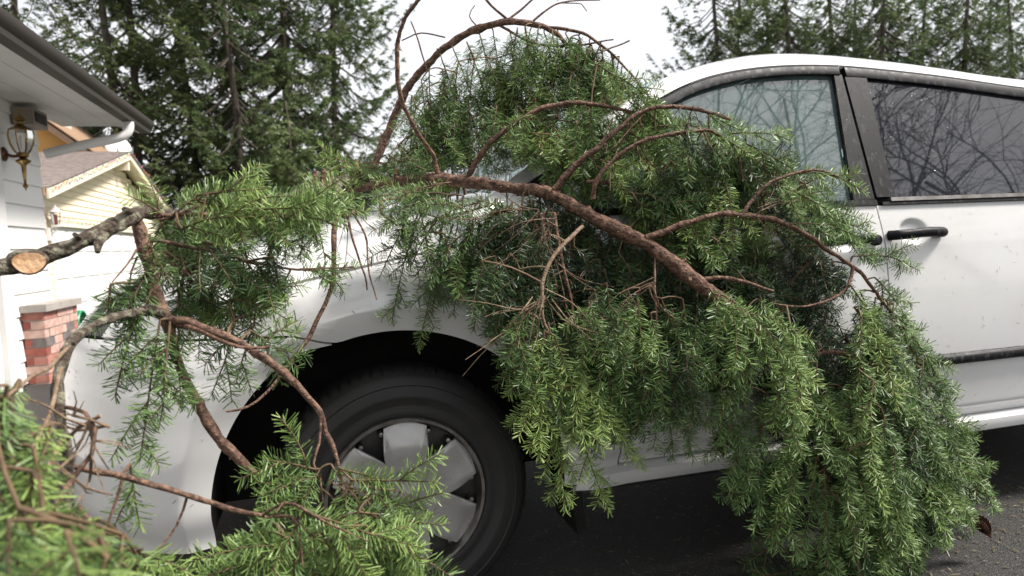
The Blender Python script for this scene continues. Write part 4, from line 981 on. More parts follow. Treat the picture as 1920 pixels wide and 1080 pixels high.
    def fill(s, poly, yr, n, length, flow, spread=(.06, .12), tone=(.3, .6), tip_margin=25, **k):
        """n sprays inside an outline measured on the photo, lying between two distances yr; flow = direction in the picture"""
        A = np.array(poly, float); lo, hi = A.min(0), A.max(0); c = 0; tries = 0
        def inside(x, y, P=A):
            j = len(P)-1; r = False
            for i in range(len(P)):
                if (P[i][1] > y) != (P[j][1] > y) and x < (P[j][0]-P[i][0])*(y-P[i][1])/(P[j][1]-P[i][1])+P[i][0]: r = not r
                j = i
            return r
        while c < n and tries < n*60:
            tries += 1; x, y = NR.uniform(lo[0], hi[0]), NR.uniform(lo[1], hi[1])
            if not inside(x, y): continue
            fl = flow(x, y) if callable(flow) else flow
            a = math.atan2(fl[1], fl[0])+NR.normal(0, .30); L = NR.uniform(*length)
            ok = False
            for sh in (1, .8, .62, .48):
                x1, y1 = x+math.cos(a)*L*sh, y+math.sin(a)*L*sh
                if inside(x1, y1): ok = True; break
            if not ok: continue
            Y = NR.uniform(*(yr(x, y) if callable(yr) else yr)); s.sp((x, y, Y), (x1, y1, Y+NR.uniform(-.07, .05)), spread=NR.uniform(*spread), tone=float(np.clip(NR.normal((tone[0]+tone[1])/2, (tone[1]-tone[0])*.75), 0, 1)), arch=NR.uniform(.0, .035), **k); c += 1
def bare_twigs(B, origin, n, length, ang, spread, rp=.0016, m=None, yj=.05):
    """dry side twigs fanning out from a photo point; each a part of its own"""
    for i in range(n):
        x, y, Y = origin; a = rad(ang+NR.normal(0, spread)); L = NR.uniform(*length)
        pts = [(x+NR.normal(0, 12), y+NR.normal(0, 8), Y)]
        for t in (.35, .7, 1.0):
            a += NR.normal(0, .34); pts.append((pts[-1][0]+math.cos(a)*L*.34, pts[-1][1]+math.sin(a)*L*.34, Y+NR.normal(0, yj)*t))
        C = catmull([on_y(*p) for p in pts], .02); C = keep_off_van(C); mb = MB(); v, f = tube(C, np.linspace(rp*NR.uniform(.8, 1.3), rp*.4, len(C)), 4); mb.add(v, f)
        for _ in range(int(NR.integers(1, 4))):
            j = int(NR.integers(1, len(C)-1)); d = unit(C[j+1]-C[j]+NR.normal(0, .5, 3)*np.linalg.norm(C[j+1]-C[j])); l = NR.uniform(.02, .06)
            v, f = tube([C[j], C[j]+d*l*.5+NR.normal(0, .003, 3), C[j]+d*l], [rp*.6, rp*.45, rp*.25], 3); mb.add(v, f)
        mb.build('twig', m or MT['dead'], B.root, sharp=80)

# ---- bough A: lichen-grey stem coming from the left with a pruned stub
A = Bough('fallen_fir_bough', on_y(255, 402, -.45), 'grey barked fir bough at the left with a pale pruned cut, over the fender')
stem = A.limb([(-60, 520, -.62, 22), (0, 502, -.6, 21), (60, 487, -.58, 21), (150, 455, -.55, 19), (220, 420, -.5, 17), (255, 402, -.45, 17), (300, 400, -.38, 12), (400, 405, -.12, 12), (510, 386, .12, 15), (560, 368, .22, 16), (610, 350, .32, 17), (665, 337, .40, 15), (720, 334, .44, 9)], MT['bark_grey'], 'stem', 12, .13)
# pruned stub: a short collar with a pale end grain facing the lens
c = on_y(52, 490, -.58); nrm = unit(CAM-c+np.array([.12, 0, -.12])); ax = unit(np.cross(nrm, [0, 0, 1])); up_ = np.cross(ax, nrm); rc = .0175
b = MB(); rings = []
for h, k in ((-.008, 1.12), (.012, 1.10), (.0195, 1.0), (.0205, .90)): rings.append([c+nrm*h+(ax*math.cos(a)*1.35+up_*math.sin(a))*rc*k*(1+.06*math.sin(3*a)) for a in np.linspace(0, 2*math.pi, 20, endpoint=False)])
b.add([p for r in rings for p in r], [(i*20+j, i*20+(j+1) % 20, (i+1)*20+(j+1) % 20, (i+1)*20+j) for i in range(3) for j in range(20)]); b.build('collar', MT['bark_grey'], stem, sharp=60)
b = MB(); b.add([p+nrm*.0004 for p in rings[-1]]+[c+nrm*.019], [(j, (j+1) % 20, 20) for j in range(20)]); b.build('cut_face', MT['cut'], stem)
for pts in ([(252, 402, -.46, 12), (240, 394, -.5, 9), (232, 392, -.52, 6)], [(196, 440, -.53, 8), (186, 458, -.55, 8), (184, 474, -.56, 5)], [(150, 448, -.56, 6), (140, 440, -.58, 5)]): A.limb(pts, MT['bark_grey'], 'stub', 7, .2, nodes=False)
A.limb([(255, 402, -.45, 13), (265, 450, -.45, 14), (280, 500, -.46, 13), (290, 545, -.47, 14), (312, 590, -.48, 14), (322, 640, -.48, 10), (340, 700, -.48, 10), (365, 745, -.48, 12), (400, 810, -.48, 11), (440, 850, -.48, 11), (470, 880, -.48, 9), (492, 894, -.48, 5)], MT['bark_red'], 'limb', 10, .16)
A.limb([(318, 598, -.49, 7), (360, 606, -.5, 9), (400, 620, -.5, 9), (450, 642, -.5, 9), (510, 682, -.5, 9), (560, 725, -.5, 8), (598, 770, -.5, 7), (610, 810, -.5, 6), (628, 850, -.52, 5), (640, 900, -.52, 4), (642, 950, -.5, 2)], MT['bark_red'], 'limb', 9, .12)
A.limb([(600, 770, -.5, 4), (598, 830, -.51, 3.5), (588, 870, -.53, 3), (600, 900, -.54, 2.5), (606, 950, -.55, 2)], MT['bark_red'], 'limb', 6)
A.limb([(330, 610, -.48, 7), (372, 620, -.52, 5), (450, 650, -.53, 4), (505, 650, -.5, 3)], MT['bark'], 'limb', 6)
A.limb([(312, 590, -.48, 12), (270, 582, -.5, 12), (215, 595, -.55, 11), (160, 620, -.62, 11), (130, 650, -.68, 12), (112, 700, -.72, 13), (112, 770, -.74, 13), (120, 830, -.76, 12), (130, 900, -.78, 12), (125, 960, -.8, 8)], MT['bark_grey'], 'limb', 9, .18)
A.limb([(136, 872, -.76, 6), (200, 887, -.74, 7), (260, 900, -.72, 7), (340, 925, -.7, 7), (420, 950, -.68, 6), (490, 970, -.66, 6), (530, 1000, -.66, 4), (545, 1050, -.66, 2.5)], MT['bark_red'], 'limb', 8, .14)
A.limb([(490, 968, -.66, 4), (530, 945, -.68, 4), (570, 955, -.70, 3.5), (620, 985, -.72, 3), (690, 1015, -.72, 2)], MT['bark_red'], 'limb', 6)
A.limb([(500, 970, -.66, 4), (545, 968, -.69, 3.5), (560, 1000, -.70, 3), (566, 1060, -.72, 2)], MT['bark_red'], 'limb', 6)
A.limb([(128, 765, -.74, 5), (160, 775, -.78, 5), (178, 805, -.80, 5), (172, 850, -.80, 5), (145, 890, -.80, 6), (100, 960, -.84, 6), (70, 1010, -.86, 4)], MT['bark_red'], 'limb', 7)
A.limb([(118, 690, -.74, 5), (90, 780, -.82, 5), (50, 860, -.90, 5), (10, 930, -.94, 5), (-20, 980, -.96, 4)], MT['dead'], 'limb', 7)
A.limb([(120, 820, -.76, 5), (90, 880, -.84, 5), (60, 960, -.90, 5), (20, 1000, -.94, 4)], MT['dead'], 'limb', 7)
A.limb([(128, 650, -.70, 5), (90, 690, -.82, 5), (40, 720, -.92, 5), (0, 750, -.98, 4)], MT['dead'], 'limb', 6)
A.limb([(150, 950, -.80, 5), (190, 1000, -.84, 5), (215, 1040, -.86, 5), (200, 1085, -.88, 4)], MT['bark_red'], 'limb', 7)
A.limb([(352, 928, -.69, 3.5), (330, 985, -.70, 3), (295, 1030, -.72, 2.5), (250, 1070, -.76, 2)], MT['bark'], 'limb', 6)
A.limb([(230, 893, -.73, 3.5), (215, 950, -.74, 3), (195, 1000, -.77, 2.5)], MT['bark'], 'limb', 6)
A.limb([(290, 450, -.43, 5), (340, 460, -.40, 4), (390, 470, -.37, 4), (480, 492, -.3, 3.5), (560, 505, -.24, 3), (665, 500, -.2, 2)], MT['bark'], 'limb', 6)
A.limb([(285, 405, -.42, 6), (400, 402, -.34, 4.5), (500, 400, -.26, 4), (580, 408, -.2, 3), (640, 425, -.16, 2)], MT['bark'], 'limb', 6)
A.limb([(300, 415, -.40, 4), (360, 390, -.36, 4), (430, 352, -.33, 3), (478, 318, -.3, 2)], MT['bark'], 'limb', 6)
A.limb([(632, 395, -.05, 6), (625, 450, -.10, 7), (625, 520, -.12, 6), (608, 570, -.13, 5.5), (580, 630, -.14, 5), (560, 660, -.16, 4), (500, 735, -.2, 3.5), (465, 762, -.22, 3), (424, 773, -.24, 2.5)], MT['bark'], 'limb', 7)
A.limb([(636, 345, .25, 8), (632, 370, .1, 8), (632, 398, -.05, 6)], MT['bark_grey'], 'limb', 7)
A.limb([(660, 396, -.05, 3), (685, 440, -.08, 2.5), (690, 500, -.1, 2), (706, 562, -.11, 1.5)], MT['bark'], 'limb', 5)
A.limb([(648, 400, -.05, 3), (668, 470, -.09, 2.5), (684, 515, -.1, 2), (688, 545, -.1, 1.5)], MT['bark'], 'limb', 5)
for pts in ([(255, 470, -.46, 3), (235, 500, -.5, 2), (212, 528, -.52, 1.5)], [(258, 480, -.45, 2.5), (246, 510, -.47, 2.2), (240, 560, -.48, 1.5)], [(592, 320, .3, 6), (590, 352, .3, 9)], [(606, 318, .3, 7), (607, 350, .3, 10)], [(668, 300, .4, 4), (672, 320, .4, 8), (664, 337, .4, 9)]): A.limb(pts, MT['bark'], 'stub', 6, .1, nodes=False)
# hanging and spread sprays of bough A
S = A.sp
S((280, 500, -.46), (240, 600, -.50), spread=.07, tone=.4); S((260, 580, -.50), (215, 745, -.52), spread=.06, tone=.35); S((300, 600, -.50), (262, 870, -.56), spread=.085, tone=.5, arch=.0)
S((318, 610, -.50), (300, 800, -.55), spread=.075, tone=.45, arch=0); S((245, 870, -.70), (262, 985, -.70), spread=.05, tone=.55); S((335, 620, -.49), (340, 760, -.5), spread=.06, tone=.35)
S((440, 600, -.42), (398, 742, -.44), spread=.06, tone=.35); S((480, 590, -.40), (440, 720, -.42), spread=.06, tone=.3); S((470, 620, -.48), (560, 690, -.45), spread=.07, tone=.3); S((500, 640, -.40), (560, 600, -.36), spread=.05, tone=.6)
S((430, 560, -.40), (540, 600, -.42), spread=.06, tone=.65); S((480, 560, -.36), (570, 535, -.33), spread=.045, tone=.7); S((430, 352, -.33), (492, 306, -.3), spread=.03, tone=.75, arch=0); S((300, 400, -.42), (238, 366, -.44), spread=.045, tone=.75); S((330, 398, -.40), (410, 345, -.38), spread=.06, tone=.7)
S((400, 395, -.35), (500, 350, -.32), spread=.05, tone=.7); S((500, 400, -.25), (640, 362, -.2), spread=.055, tone=.7); S((560, 400, -.2), (690, 398, -.15), spread=.045, tone=.6); S((560, 505, -.24), (668, 502, -.2), spread=.035, tone=.5, arch=0); S((600, 500, -.22), (645, 548, -.2), spread=.03, tone=.5)
for x in (330, 372, 415, 455, 505, 545): S((x, 462+(x-330)*.2, -.38+(x-330)*.0007), (x+NR.uniform(-30, 20), 580+NR.uniform(-20, 45)-(x-330)*.25, -.40+(x-330)*.0007), spread=.06, tone=.42, arch=0)
for x in (300, 345, 390, 440, 490, 540, 590): S((x, 405, -.38+(x-300)*.0007), (x+NR.uniform(-10, 40), 495+NR.uniform(-25, 25), -.40+(x-300)*.0007), spread=.065, tone=.52)
A.fill([(262, 420), (420, 380), (560, 370), (640, 400), (620, 460), (520, 470), (540, 560), (430, 620), (330, 590), (290, 520)], (-.44, -.22), 34, (70, 150), (.5, .8), (.05, .09), (.35, .6))
A.fill([(190, 490), (290, 500), (330, 620), (300, 700), (200, 620)], (-.50, -.42), 6, (60, 120), (-.35, .9), (.05, .07), (.3, .5))
A.fill([(260, 385), (420, 350), (560, 350), (650, 385), (600, 430), (420, 430), (280, 430)], (-.46, -.2), 22, (70, 130), (.7, -.1), (.05, .075), (.55, .8))
# in front of the wheel
for a, b_, t in (((590, 880, -.54), (495, 862, -.56), .62), ((600, 890, -.54), (485, 930, -.58), .6), ((600, 915, -.54), (480, 985, -.60), .58), ((640, 880, -.55), (728, 900, -.56), .6), ((660, 900, -.56), (820, 905, -.58), .7), ((650, 930, -.55), (800, 958, -.57), .68), ((640, 945, -.55), (790, 1020, -.6), .68),
    ((620, 930, -.55), (700, 1060, -.62), .62), ((570, 960, -.70), (790, 1030, -.70), .72), ((560, 985, -.70), (700, 1090, -.72), .7), ((545, 1000, -.68), (600, 1110, -.70), .66), ((520, 990, -.66), (430, 1075, -.70), .66), ((540, 1030, -.68), (370, 1085, -.72), .6), ((610, 960, -.56), (560, 1080, -.6), .55), ((690, 990, -.62), (770, 1090, -.66), .66), ((600, 880, -.54), (560, 960, -.58), .5), ((620, 870, -.54), (700, 980, -.58), .55)):
    S(a, b_, spread=.085, tone=t, arch=.01)
A.fill([(470, 950), (560, 900), (650, 900), (760, 960), (790, 1060), (760, 1120), (380, 1120), (440, 1040)], (-.72, -.55), 26, (90, 170), lambda x, y: (x-580, 120), (.06, .095), (.5, .75))
# close to the lens at the lower left
A.fill([(-60, 760), (40, 740), (70, 800), (120, 930), (200, 980), (330, 1060), (340, 1130), (-60, 1130)], (-1.20, -.92), 20, (110, 220), lambda x, y: (40-x*.1, 120), (.06, .09), (.62, .95))
A.fill([(-60, 710), (60, 700), (110, 740), (90, 850), (60, 960), (-60, 900)], (-1.06, -.9), 7, (90, 170), (-.2, 1), (.05, .08), (.6, .9))
A.fill([(200, 1010), (330, 1040), (400, 1120), (200, 1120)], (-.80, -.68), 8, (80, 140), (.5, .5), (.05, .08), (.55, .8))

# ---- bough C: limb arching above the hood against the sky
Cb = Bough('fallen_fir_limb', on_y(704, 335, .5), 'arched fir limb curving high above the hood against the white sky')
Cb.limb([(690, 345, .5, 8), (706, 300, .52, 8), (718, 270, .53, 9), (735, 230, .53, 9), (765, 165, .5, 9), (800, 122, .48, 8.5), (850, 78, .44, 8), (900, 53, .40, 8), (950, 42, .36, 7.5), (1000, 46, .32, 7), (1040, 60, .28, 6), (1062, 85, .26, 4)], MT['bark'], 'stem', 9, .12)
Cb.limb([(1020, 50, .30, 4), (1090, 62, .26, 3.5), (1140, 95, .24, 3), (1185, 140, .22, 2.5), (1215, 180, .20, 1.5)], MT['bark'], 'limb', 6)
Cb.limb([(930, 45, .38, 3.5), (1000, 80, .32, 3), (1080, 85, .26, 2.5), (1150, 75, .22, 1.5)], MT['bark'], 'limb', 6)
Cb.limb([(960, 95, .36, 2.5), (965, 170, .34, 2.2), (958, 260, .3, 1.5)], MT['bark'], 'limb', 5)
Cb.limb([(1180, 76, .22, 2), (1060, 130, .26, 2.2), (1000, 200, .28, 2), (960, 290, .3, 1.5)], MT['dead'], 'limb', 5)
for pts in ([(950, 35, .36, 3), (920, 10, .38, 3), (895, -25, .4, 3.5)], [(955, 36, .36, 3), (985, 10, .36, 2.5), (1010, -10, .36, 2)], [(1000, 40, .33, 3), (1030, 15, .33, 2.2), (1060, 3, .33, 2), (1125, 0, .32, 1.3)], [(1050, 5, .33, 1.5), (1090, 8, .32, 1.3), (1100, 22, .32, 1)], [(1045, 0, .33, 1.5), (1070, -10, .33, 1.2), (1120, -5, .33, 1)],
            [(836, 70, .45, 2), (790, 62, .47, 1.8), (752, 76, .48, 1.5)], [(770, 40, .46, 1.5), (785, 80, .46, 2), (800, 130, .46, 1.5)], [(900, 55, .4, 2), (880, 30, .42, 1.5), (890, 10, .42, 1)]): Cb.limb(pts, MT['bark'], 'twig', 5, .05, nodes=False)
for x, y in ((1060, 85), (1085, 75), (1110, 85), (1130, 95), (1150, 110), (1165, 125), (1180, 140), (1195, 160)):
    Cb.sp((x, y, .25), (x+NR.uniform(-15, 40), y+NR.uniform(95, 140), .2), spread=.09, tone=.58, arch=0); Cb.sp((x-10, y+5, .28), (x+NR.uniform(-30, 25), y+NR.uniform(110, 170), .25), spread=.08, tone=.5, arch=0)
for x, y, l in ((1070, 90, 120), (1000, 75, 140), (960, 100, 160), (930, 110, 140), (890, 110, 150), (860, 115, 170), (830, 130, 150), (800, 165, 120), (780, 200, 110), (1030, 90, 150)):
    Cb.sp((x, y, .34), (x+NR.uniform(-20, 25), y+l, .31), spread=.075, tone=.48, arch=0, dens=.85)
Cb.fill([(860, 120), (960, 90), (1060, 90), (1060, 220), (960, 280), (840, 300), (770, 260), (790, 190)], (.30, .46), 44, (70, 130), (.05, 1), (.05, .08), (.42, .7), dens=.8)
Cb.fill([(1060, 80), (1140, 85), (1200, 140), (1225, 195), (1150, 215), (1060, 200)], (.18, .32), 30, (70, 120), (.2, 1), (.06, .09), (.42, .7))
Cb.fill([(700, 300), (760, 250), (840, 250), (900, 300), (860, 330), (720, 335)], (.25, .5), 22, (60, 110), (.6, .5), (.05, .08), (.45, .7))
Cb.sp((640, 315, .42), (590, 345, .40), spread=.06, tone=.8, arch=.06); Cb.sp((660, 310, .42), (600, 300, .42), spread=.06, tone=.8, arch=.05); Cb.sp((640, 310, .4), (680, 345, .36), spread=.05, tone=.75)
Cb.sp((690, 320, .45), (655, 350, .35), spread=.05, tone=.75); Cb.sp((720, 310, .45), (690, 330, .36), spread=.06, tone=.7)

for x, y in ((985, 48), (1010, 50), (1035, 56), (1060, 62), (1085, 66), (1105, 74), (1125, 85), (1145, 98), (1165, 118), (1185, 138), (1200, 160)):
    Cb.sp((x, y, .27), (x+NR.uniform(-10, 45), y+NR.uniform(80, 150), .22), spread=.085, tone=NR.uniform(.45, .75), arch=.03); Cb.sp((x-15, y+4, .31), (x+NR.uniform(-45, 15), y+NR.uniform(90, 160), .30), spread=.08, tone=NR.uniform(.38, .62), arch=.02)
for x, y, l in ((985, 60, 150), (955, 55, 130), (925, 60, 150), (900, 66, 130), (875, 78, 150), (850, 92, 130), (828, 110, 150), (805, 130, 140), (790, 150, 150), (772, 180, 130), (945, 130, 130), (900, 150, 130), (850, 180, 120), (1010, 120, 120), (820, 220, 100), (770, 240, 80)):
    Cb.sp((x, y, NR.uniform(.34, .46)), (x+NR.uniform(0, 45), y+l*NR.uniform(.8, 1.1), NR.uniform(.30, .40)), spread=.075, tone=NR.uniform(.4, .7), arch=.03)
Cb.fill([(830, 305), (850, 240), (950, 180), (1080, 150), (1200, 160), (1235, 200), (1180, 280), (1060, 310)], (.16, .36), 62, (70, 140), (.25, 1), (.06, .09), (.45, .75))
Cb.fill([(745, 330), (760, 220), (830, 140), (940, 110), (960, 200), (860, 320)], (.30, .48), 20, (80, 140), (.15, 1), (.05, .08), (.42, .68), dens=.8)

# ---- bough B: thick brown stem lying across the hood and down the front door
B = Bough('fallen_fir_bough', on_y(1220, 462, -.2), 'thick brown fir bough lying across the hood and drooping to the ground by the doors')
B.limb([(640, 354, .42, 8), (700, 349, .36, 10), (750, 340, .28, 12), (820, 337, .2, 14), (880, 341, .12, 14), (950, 352, .04, 13), (1020, 361, -.04, 14), (1060, 378, -.08, 14), (1100, 402, -.12, 16), (1160, 432, -.17, 17), (1220, 462, -.21, 17), (1270, 500, -.25, 18), (1310, 530, -.28, 17), (1345, 558, -.3, 15), (1400, 602, -.3, 14), (1450, 652, -.28, 14), (1490, 702, -.27, 14), (1518, 770, -.26, 13), (1540, 840, -.25, 11), (1558, 950, -.25, 9), (1575, 1070, -.25, 6)], MT['bark'], 'stem', 12, .10)
LB = [([(820, 325, .2, 6), (812, 290, .19, 5), (780, 245, .16, 5), (752, 185, .12, 5), (745, 130, .1, 5), (750, 60, .08, 5), (768, 20, .06, 4.5), (790, -5, .05, 4), (830, -40, .04, 3)], 'bark'),
 ([(878, 328, .12, 7), (910, 280, .08, 7), (955, 240, .04, 6), (1010, 207, .02, 6), (1060, 195, .0, 5.5), (1110, 195, -.02, 5), (1160, 205, -.03, 4), (1220, 214, -.04, 2.5)], 'bark'),
 ([(1040, 354, -.06, 8), (1080, 310, -.08, 7), (1130, 268, -.1, 6.5), (1180, 225, -.11, 6), (1215, 205, -.12, 5.5), (1260, 200, -.13, 5), (1320, 208, -.15, 4.5), (1370, 225, -.17, 4)], 'bark'),
 ([(1112, 372, -.13, 6), (1120, 335, -.14, 5.5), (1150, 300, -.15, 5), (1200, 268, -.17, 5), (1260, 252, -.19, 4.5), (1325, 245, -.2, 4), (1360, 262, -.2, 4), (1385, 295, -.2, 3), (1392, 340, -.2, 2)], 'bark'),
 ([(1212, 448, -.21, 8), (1270, 425, -.23, 7), (1330, 405, -.25, 6.5), (1400, 404, -.27, 6), (1460, 415, -.28, 6), (1520, 445, -.3, 5.5), (1560, 475, -.3, 5), (1600, 500, -.3, 5), (1640, 545, -.3, 4), (1690, 620, -.3, 3), (1740, 720, -.28, 2)], 'bark'),
 ([(1392, 402, -.27, 5), (1415, 370, -.27, 4), (1445, 342, -.28, 4), (1490, 325, -.28, 3.5), (1540, 320, -.28, 3), (1600, 345, -.27, 2)], 'bark'),
 ([(1600, 500, -.3, 4), (1592, 535, -.31, 3.5), (1560, 560, -.32, 3), (1500, 575, -.33, 2.5), (1450, 570, -.33, 2)], 'bark'),
 ([(1310, 528, -.28, 6), (1350, 520, -.3, 5), (1400, 530, -.31, 4), (1450, 545, -.31, 3)], 'bark'),
 ([(1490, 700, -.27, 6), (1498, 750, -.3, 5), (1495, 820, -.32, 4), (1470, 930, -.33, 3), (1450, 1000, -.33, 2)], 'bark'),
 ([(1520, 775, -.26, 6), (1580, 790, -.3, 5), (1640, 830, -.3, 4), (1720, 900, -.28, 3), (1800, 980, -.26, 2)], 'bark'),
 ([(1480, 690, -.27, 6), (1560, 660, -.3, 5), (1640, 690, -.3, 4), (1700, 760, -.3, 3), (1760, 860, -.28, 2)], 'bark'),
 ([(1555, 920, -.32, 4), (1590, 960, -.34, 4), (1605, 1020, -.34, 3.5), (1612, 1085, -.34, 3)], 'dead'),
 ([(1592, 975, -.34, 2.5), (1585, 955, -.36, 2.2), (1596, 942, -.37, 2), (1604, 958, -.37, 1.5), (1598, 968, -.37, 1.2)], 'dead'),
 ([(1092, 425, -.17, 5), (1060, 455, -.2, 5), (1032, 488, -.22, 5), (1018, 530, -.24, 4.5), (1017, 590, -.25, 4), (1028, 620, -.25, 3), (1060, 680, -.26, 2.2), (1090, 740, -.26, 1.6)], 'dead'),
 ([(1040, 400, -.1, 4), (1048, 450, -.14, 4), (1060, 520, -.18, 4), (1072, 565, -.2, 3), (1080, 640, -.2, 2)], 'bark'),
 ([(1230, 480, -.22, 3), (1228, 530, -.26, 3), (1232, 600, -.28, 2.5), (1236, 660, -.28, 2)], 'bark_red'),
 ([(760, 372, .1, 3), (720, 375, .08, 4), (718, 400, .05, 3.5), (742, 420, .0, 2.5)], 'bark_red'),
 ([(742, 335, .28, 5), (741, 312, .28, 4.5), (743, 290, .28, 4)], 'bark'), ([(1150, 345, -.1, 5), (1128, 340, -.09, 5), (1100, 342, -.08, 4)], 'bark'),
 ([(800, 420, -.04, 3), (860, 400, .0, 3), (940, 380, .0, 3)], 'bark'), ([(1640, 850, -.3, 2), (1700, 735, -.34, 2), (1655, 730, -.36, 2), (1600, 790, -.36, 1.5)], 'dead')]
for pts, m in LB: B.limb(pts, MT[m], 'limb', 8 if pts[0][3] > 5 else 6)
S = B.sp
B.begin_mass()  # inner sprays toned near black: shade between the fronds put into needle colour
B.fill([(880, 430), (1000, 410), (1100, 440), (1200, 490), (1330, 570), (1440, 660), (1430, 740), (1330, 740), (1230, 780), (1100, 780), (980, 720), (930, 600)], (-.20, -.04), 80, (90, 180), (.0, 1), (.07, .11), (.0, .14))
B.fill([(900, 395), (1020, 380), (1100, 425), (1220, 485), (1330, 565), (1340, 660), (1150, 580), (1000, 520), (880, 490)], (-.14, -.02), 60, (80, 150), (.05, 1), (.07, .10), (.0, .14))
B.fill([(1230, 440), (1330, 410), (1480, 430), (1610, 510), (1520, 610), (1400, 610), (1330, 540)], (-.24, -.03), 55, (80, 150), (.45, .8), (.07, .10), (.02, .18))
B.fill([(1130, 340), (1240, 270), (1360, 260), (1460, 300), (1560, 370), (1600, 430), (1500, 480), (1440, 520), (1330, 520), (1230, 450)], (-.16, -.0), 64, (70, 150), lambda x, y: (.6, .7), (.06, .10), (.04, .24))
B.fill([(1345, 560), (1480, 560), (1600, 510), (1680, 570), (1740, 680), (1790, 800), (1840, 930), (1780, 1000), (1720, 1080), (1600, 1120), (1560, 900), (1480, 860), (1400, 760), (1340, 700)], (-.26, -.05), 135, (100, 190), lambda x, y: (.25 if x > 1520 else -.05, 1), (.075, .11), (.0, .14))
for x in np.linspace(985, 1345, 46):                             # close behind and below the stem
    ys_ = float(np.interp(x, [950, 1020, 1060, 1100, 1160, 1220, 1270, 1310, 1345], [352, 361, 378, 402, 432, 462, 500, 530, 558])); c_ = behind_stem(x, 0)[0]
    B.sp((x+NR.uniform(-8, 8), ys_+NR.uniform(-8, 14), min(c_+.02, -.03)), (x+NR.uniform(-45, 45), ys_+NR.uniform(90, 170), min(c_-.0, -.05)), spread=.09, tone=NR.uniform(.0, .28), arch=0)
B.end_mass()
# over the fender, hanging in front of it
for a, b_, t in (((790, 400, .0), (735, 605, -.05), .42), ((830, 420, -.03), (782, 655, -.07), .48), ((770, 395, .02), (712, 520, -.03), .4), ((850, 420, -.04), (808, 590, -.07), .38), ((880, 430, -.05), (850, 590, -.08), .36), ((900, 420, -.05), (890, 620, -.10), .36), ((810, 385, .05), (720, 400, .0), .6), ((840, 375, .08), (740, 450, -.02), .55), ((780, 360, .15), (700, 372, .1), .65),
    ((930, 440, -.08), (925, 640, -.14), .36), ((960, 450, -.1), (950, 690, -.18), .42)): S(a, b_, spread=.075, tone=t, arch=.02)
B.fill([(690, 345), (850, 345), (960, 370), (980, 430), (860, 470), (760, 430), (700, 400)], lambda x, y: (behind_stem(x, y)[0]-.06, behind_stem(x, y)[1]-.06), 18, (70, 130), (-.4, .7), (.05, .08), (.4, .65))
B.fill([(730, 400), (960, 410), (940, 560), (860, 560), (760, 500)], (-.10, .0), 16, (90, 160), (-.2, 1), (.05, .08), (.3, .5))
# curtain below the stem
for a, b_, t in (((1010, 600, -.25), (985, 800, -.28), .8), ((1025, 625, -.26), (1062, 965, -.30), .78), ((1040, 640, -.26), (1145, 965, -.30), .72), ((1060, 660, -.27), (1215, 885, -.30), .85), ((1000, 590, -.25), (960, 740, -.26), .5), ((1020, 620, -.27), (1010, 860, -.31), .85), ((1040, 630, -.28), (1100, 850, -.32), .88), ((1090, 620, -.24), (1120, 860, -.27), .45),
    ((1130, 600, -.24), (1130, 800, -.28), .36), ((1170, 600, -.25), (1190, 810, -.28), .34), ((1230, 600, -.28), (1200, 780, -.3), .4), ((1236, 640, -.28), (1260, 860, -.3), .3), ((1240, 560, -.28), (1300, 740, -.3), .36), ((1280, 560, -.28), (1330, 720, -.3), .36), ((1200, 540, -.24), (1150, 720, -.28), .42)): S(a, b_, spread=.085, tone=t, arch=.0)
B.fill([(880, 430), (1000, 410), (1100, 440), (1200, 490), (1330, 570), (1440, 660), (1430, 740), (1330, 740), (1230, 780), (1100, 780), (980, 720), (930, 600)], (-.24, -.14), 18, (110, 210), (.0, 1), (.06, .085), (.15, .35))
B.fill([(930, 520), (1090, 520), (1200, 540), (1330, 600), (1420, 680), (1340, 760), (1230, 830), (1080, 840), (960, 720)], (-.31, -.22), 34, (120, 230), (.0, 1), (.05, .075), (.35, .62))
# above the stem, over the windscreen and door window
B.fill([(840, 328), (930, 270), (1020, 225), (1120, 215), (1220, 225), (1300, 225), (1400, 260), (1420, 320), (1330, 390), (1230, 430), (1120, 390), (1040, 345), (930, 338)], behind_stem, 60, (70, 150), lambda x, y: (.75, .62), (.06, .10), (.45, .8))
B.fill([(1130, 340), (1240, 270), (1360, 260), (1460, 300), (1560, 370), (1600, 430), (1500, 480), (1440, 520), (1330, 520), (1230, 450)], (-.21, -.06), 40, (70, 150), lambda x, y: (.6, .7), (.06, .10), (.4, .68))
for a, b_, t in (((1370, 250, -.18), (1485, 262, -.2), .72), ((1330, 245, -.2), (1420, 300, -.22), .7), ((1500, 325, -.28), (1625, 362, -.28), .75), ((1450, 345, -.28), (1560, 400, -.28), .6), ((1540, 400, -.26), (1640, 440, -.26), .62), ((1560, 420, -.26), (1650, 490, -.27), .5), ((1600, 480, -.3), (1725, 505, -.3), .55), ((1320, 208, -.15), (1400, 250, -.18), .6), ((1480, 420, -.29), (1600, 440, -.3), .5), ((1400, 270, -.2), (1500, 330, -.2), .65), ((1060, 195, .0), (1130, 240, -.02), .6), ((1160, 205, -.03), (1235, 250, -.05), .6), ((1000, 210, .02), (960, 280, .0), .55)): S(a, b_, spread=.06, tone=t, arch=.02)
for a, b_ in (((1085, 285, -.02), (1012, 350, .02)), ((1045, 280, .02), (995, 342, .03)), ((1095, 305, -.03), (1032, 352, .0)), ((1010, 290, .04), (1060, 345, .0))): S(a, b_, spread=.06, tone=.5, arch=.02)
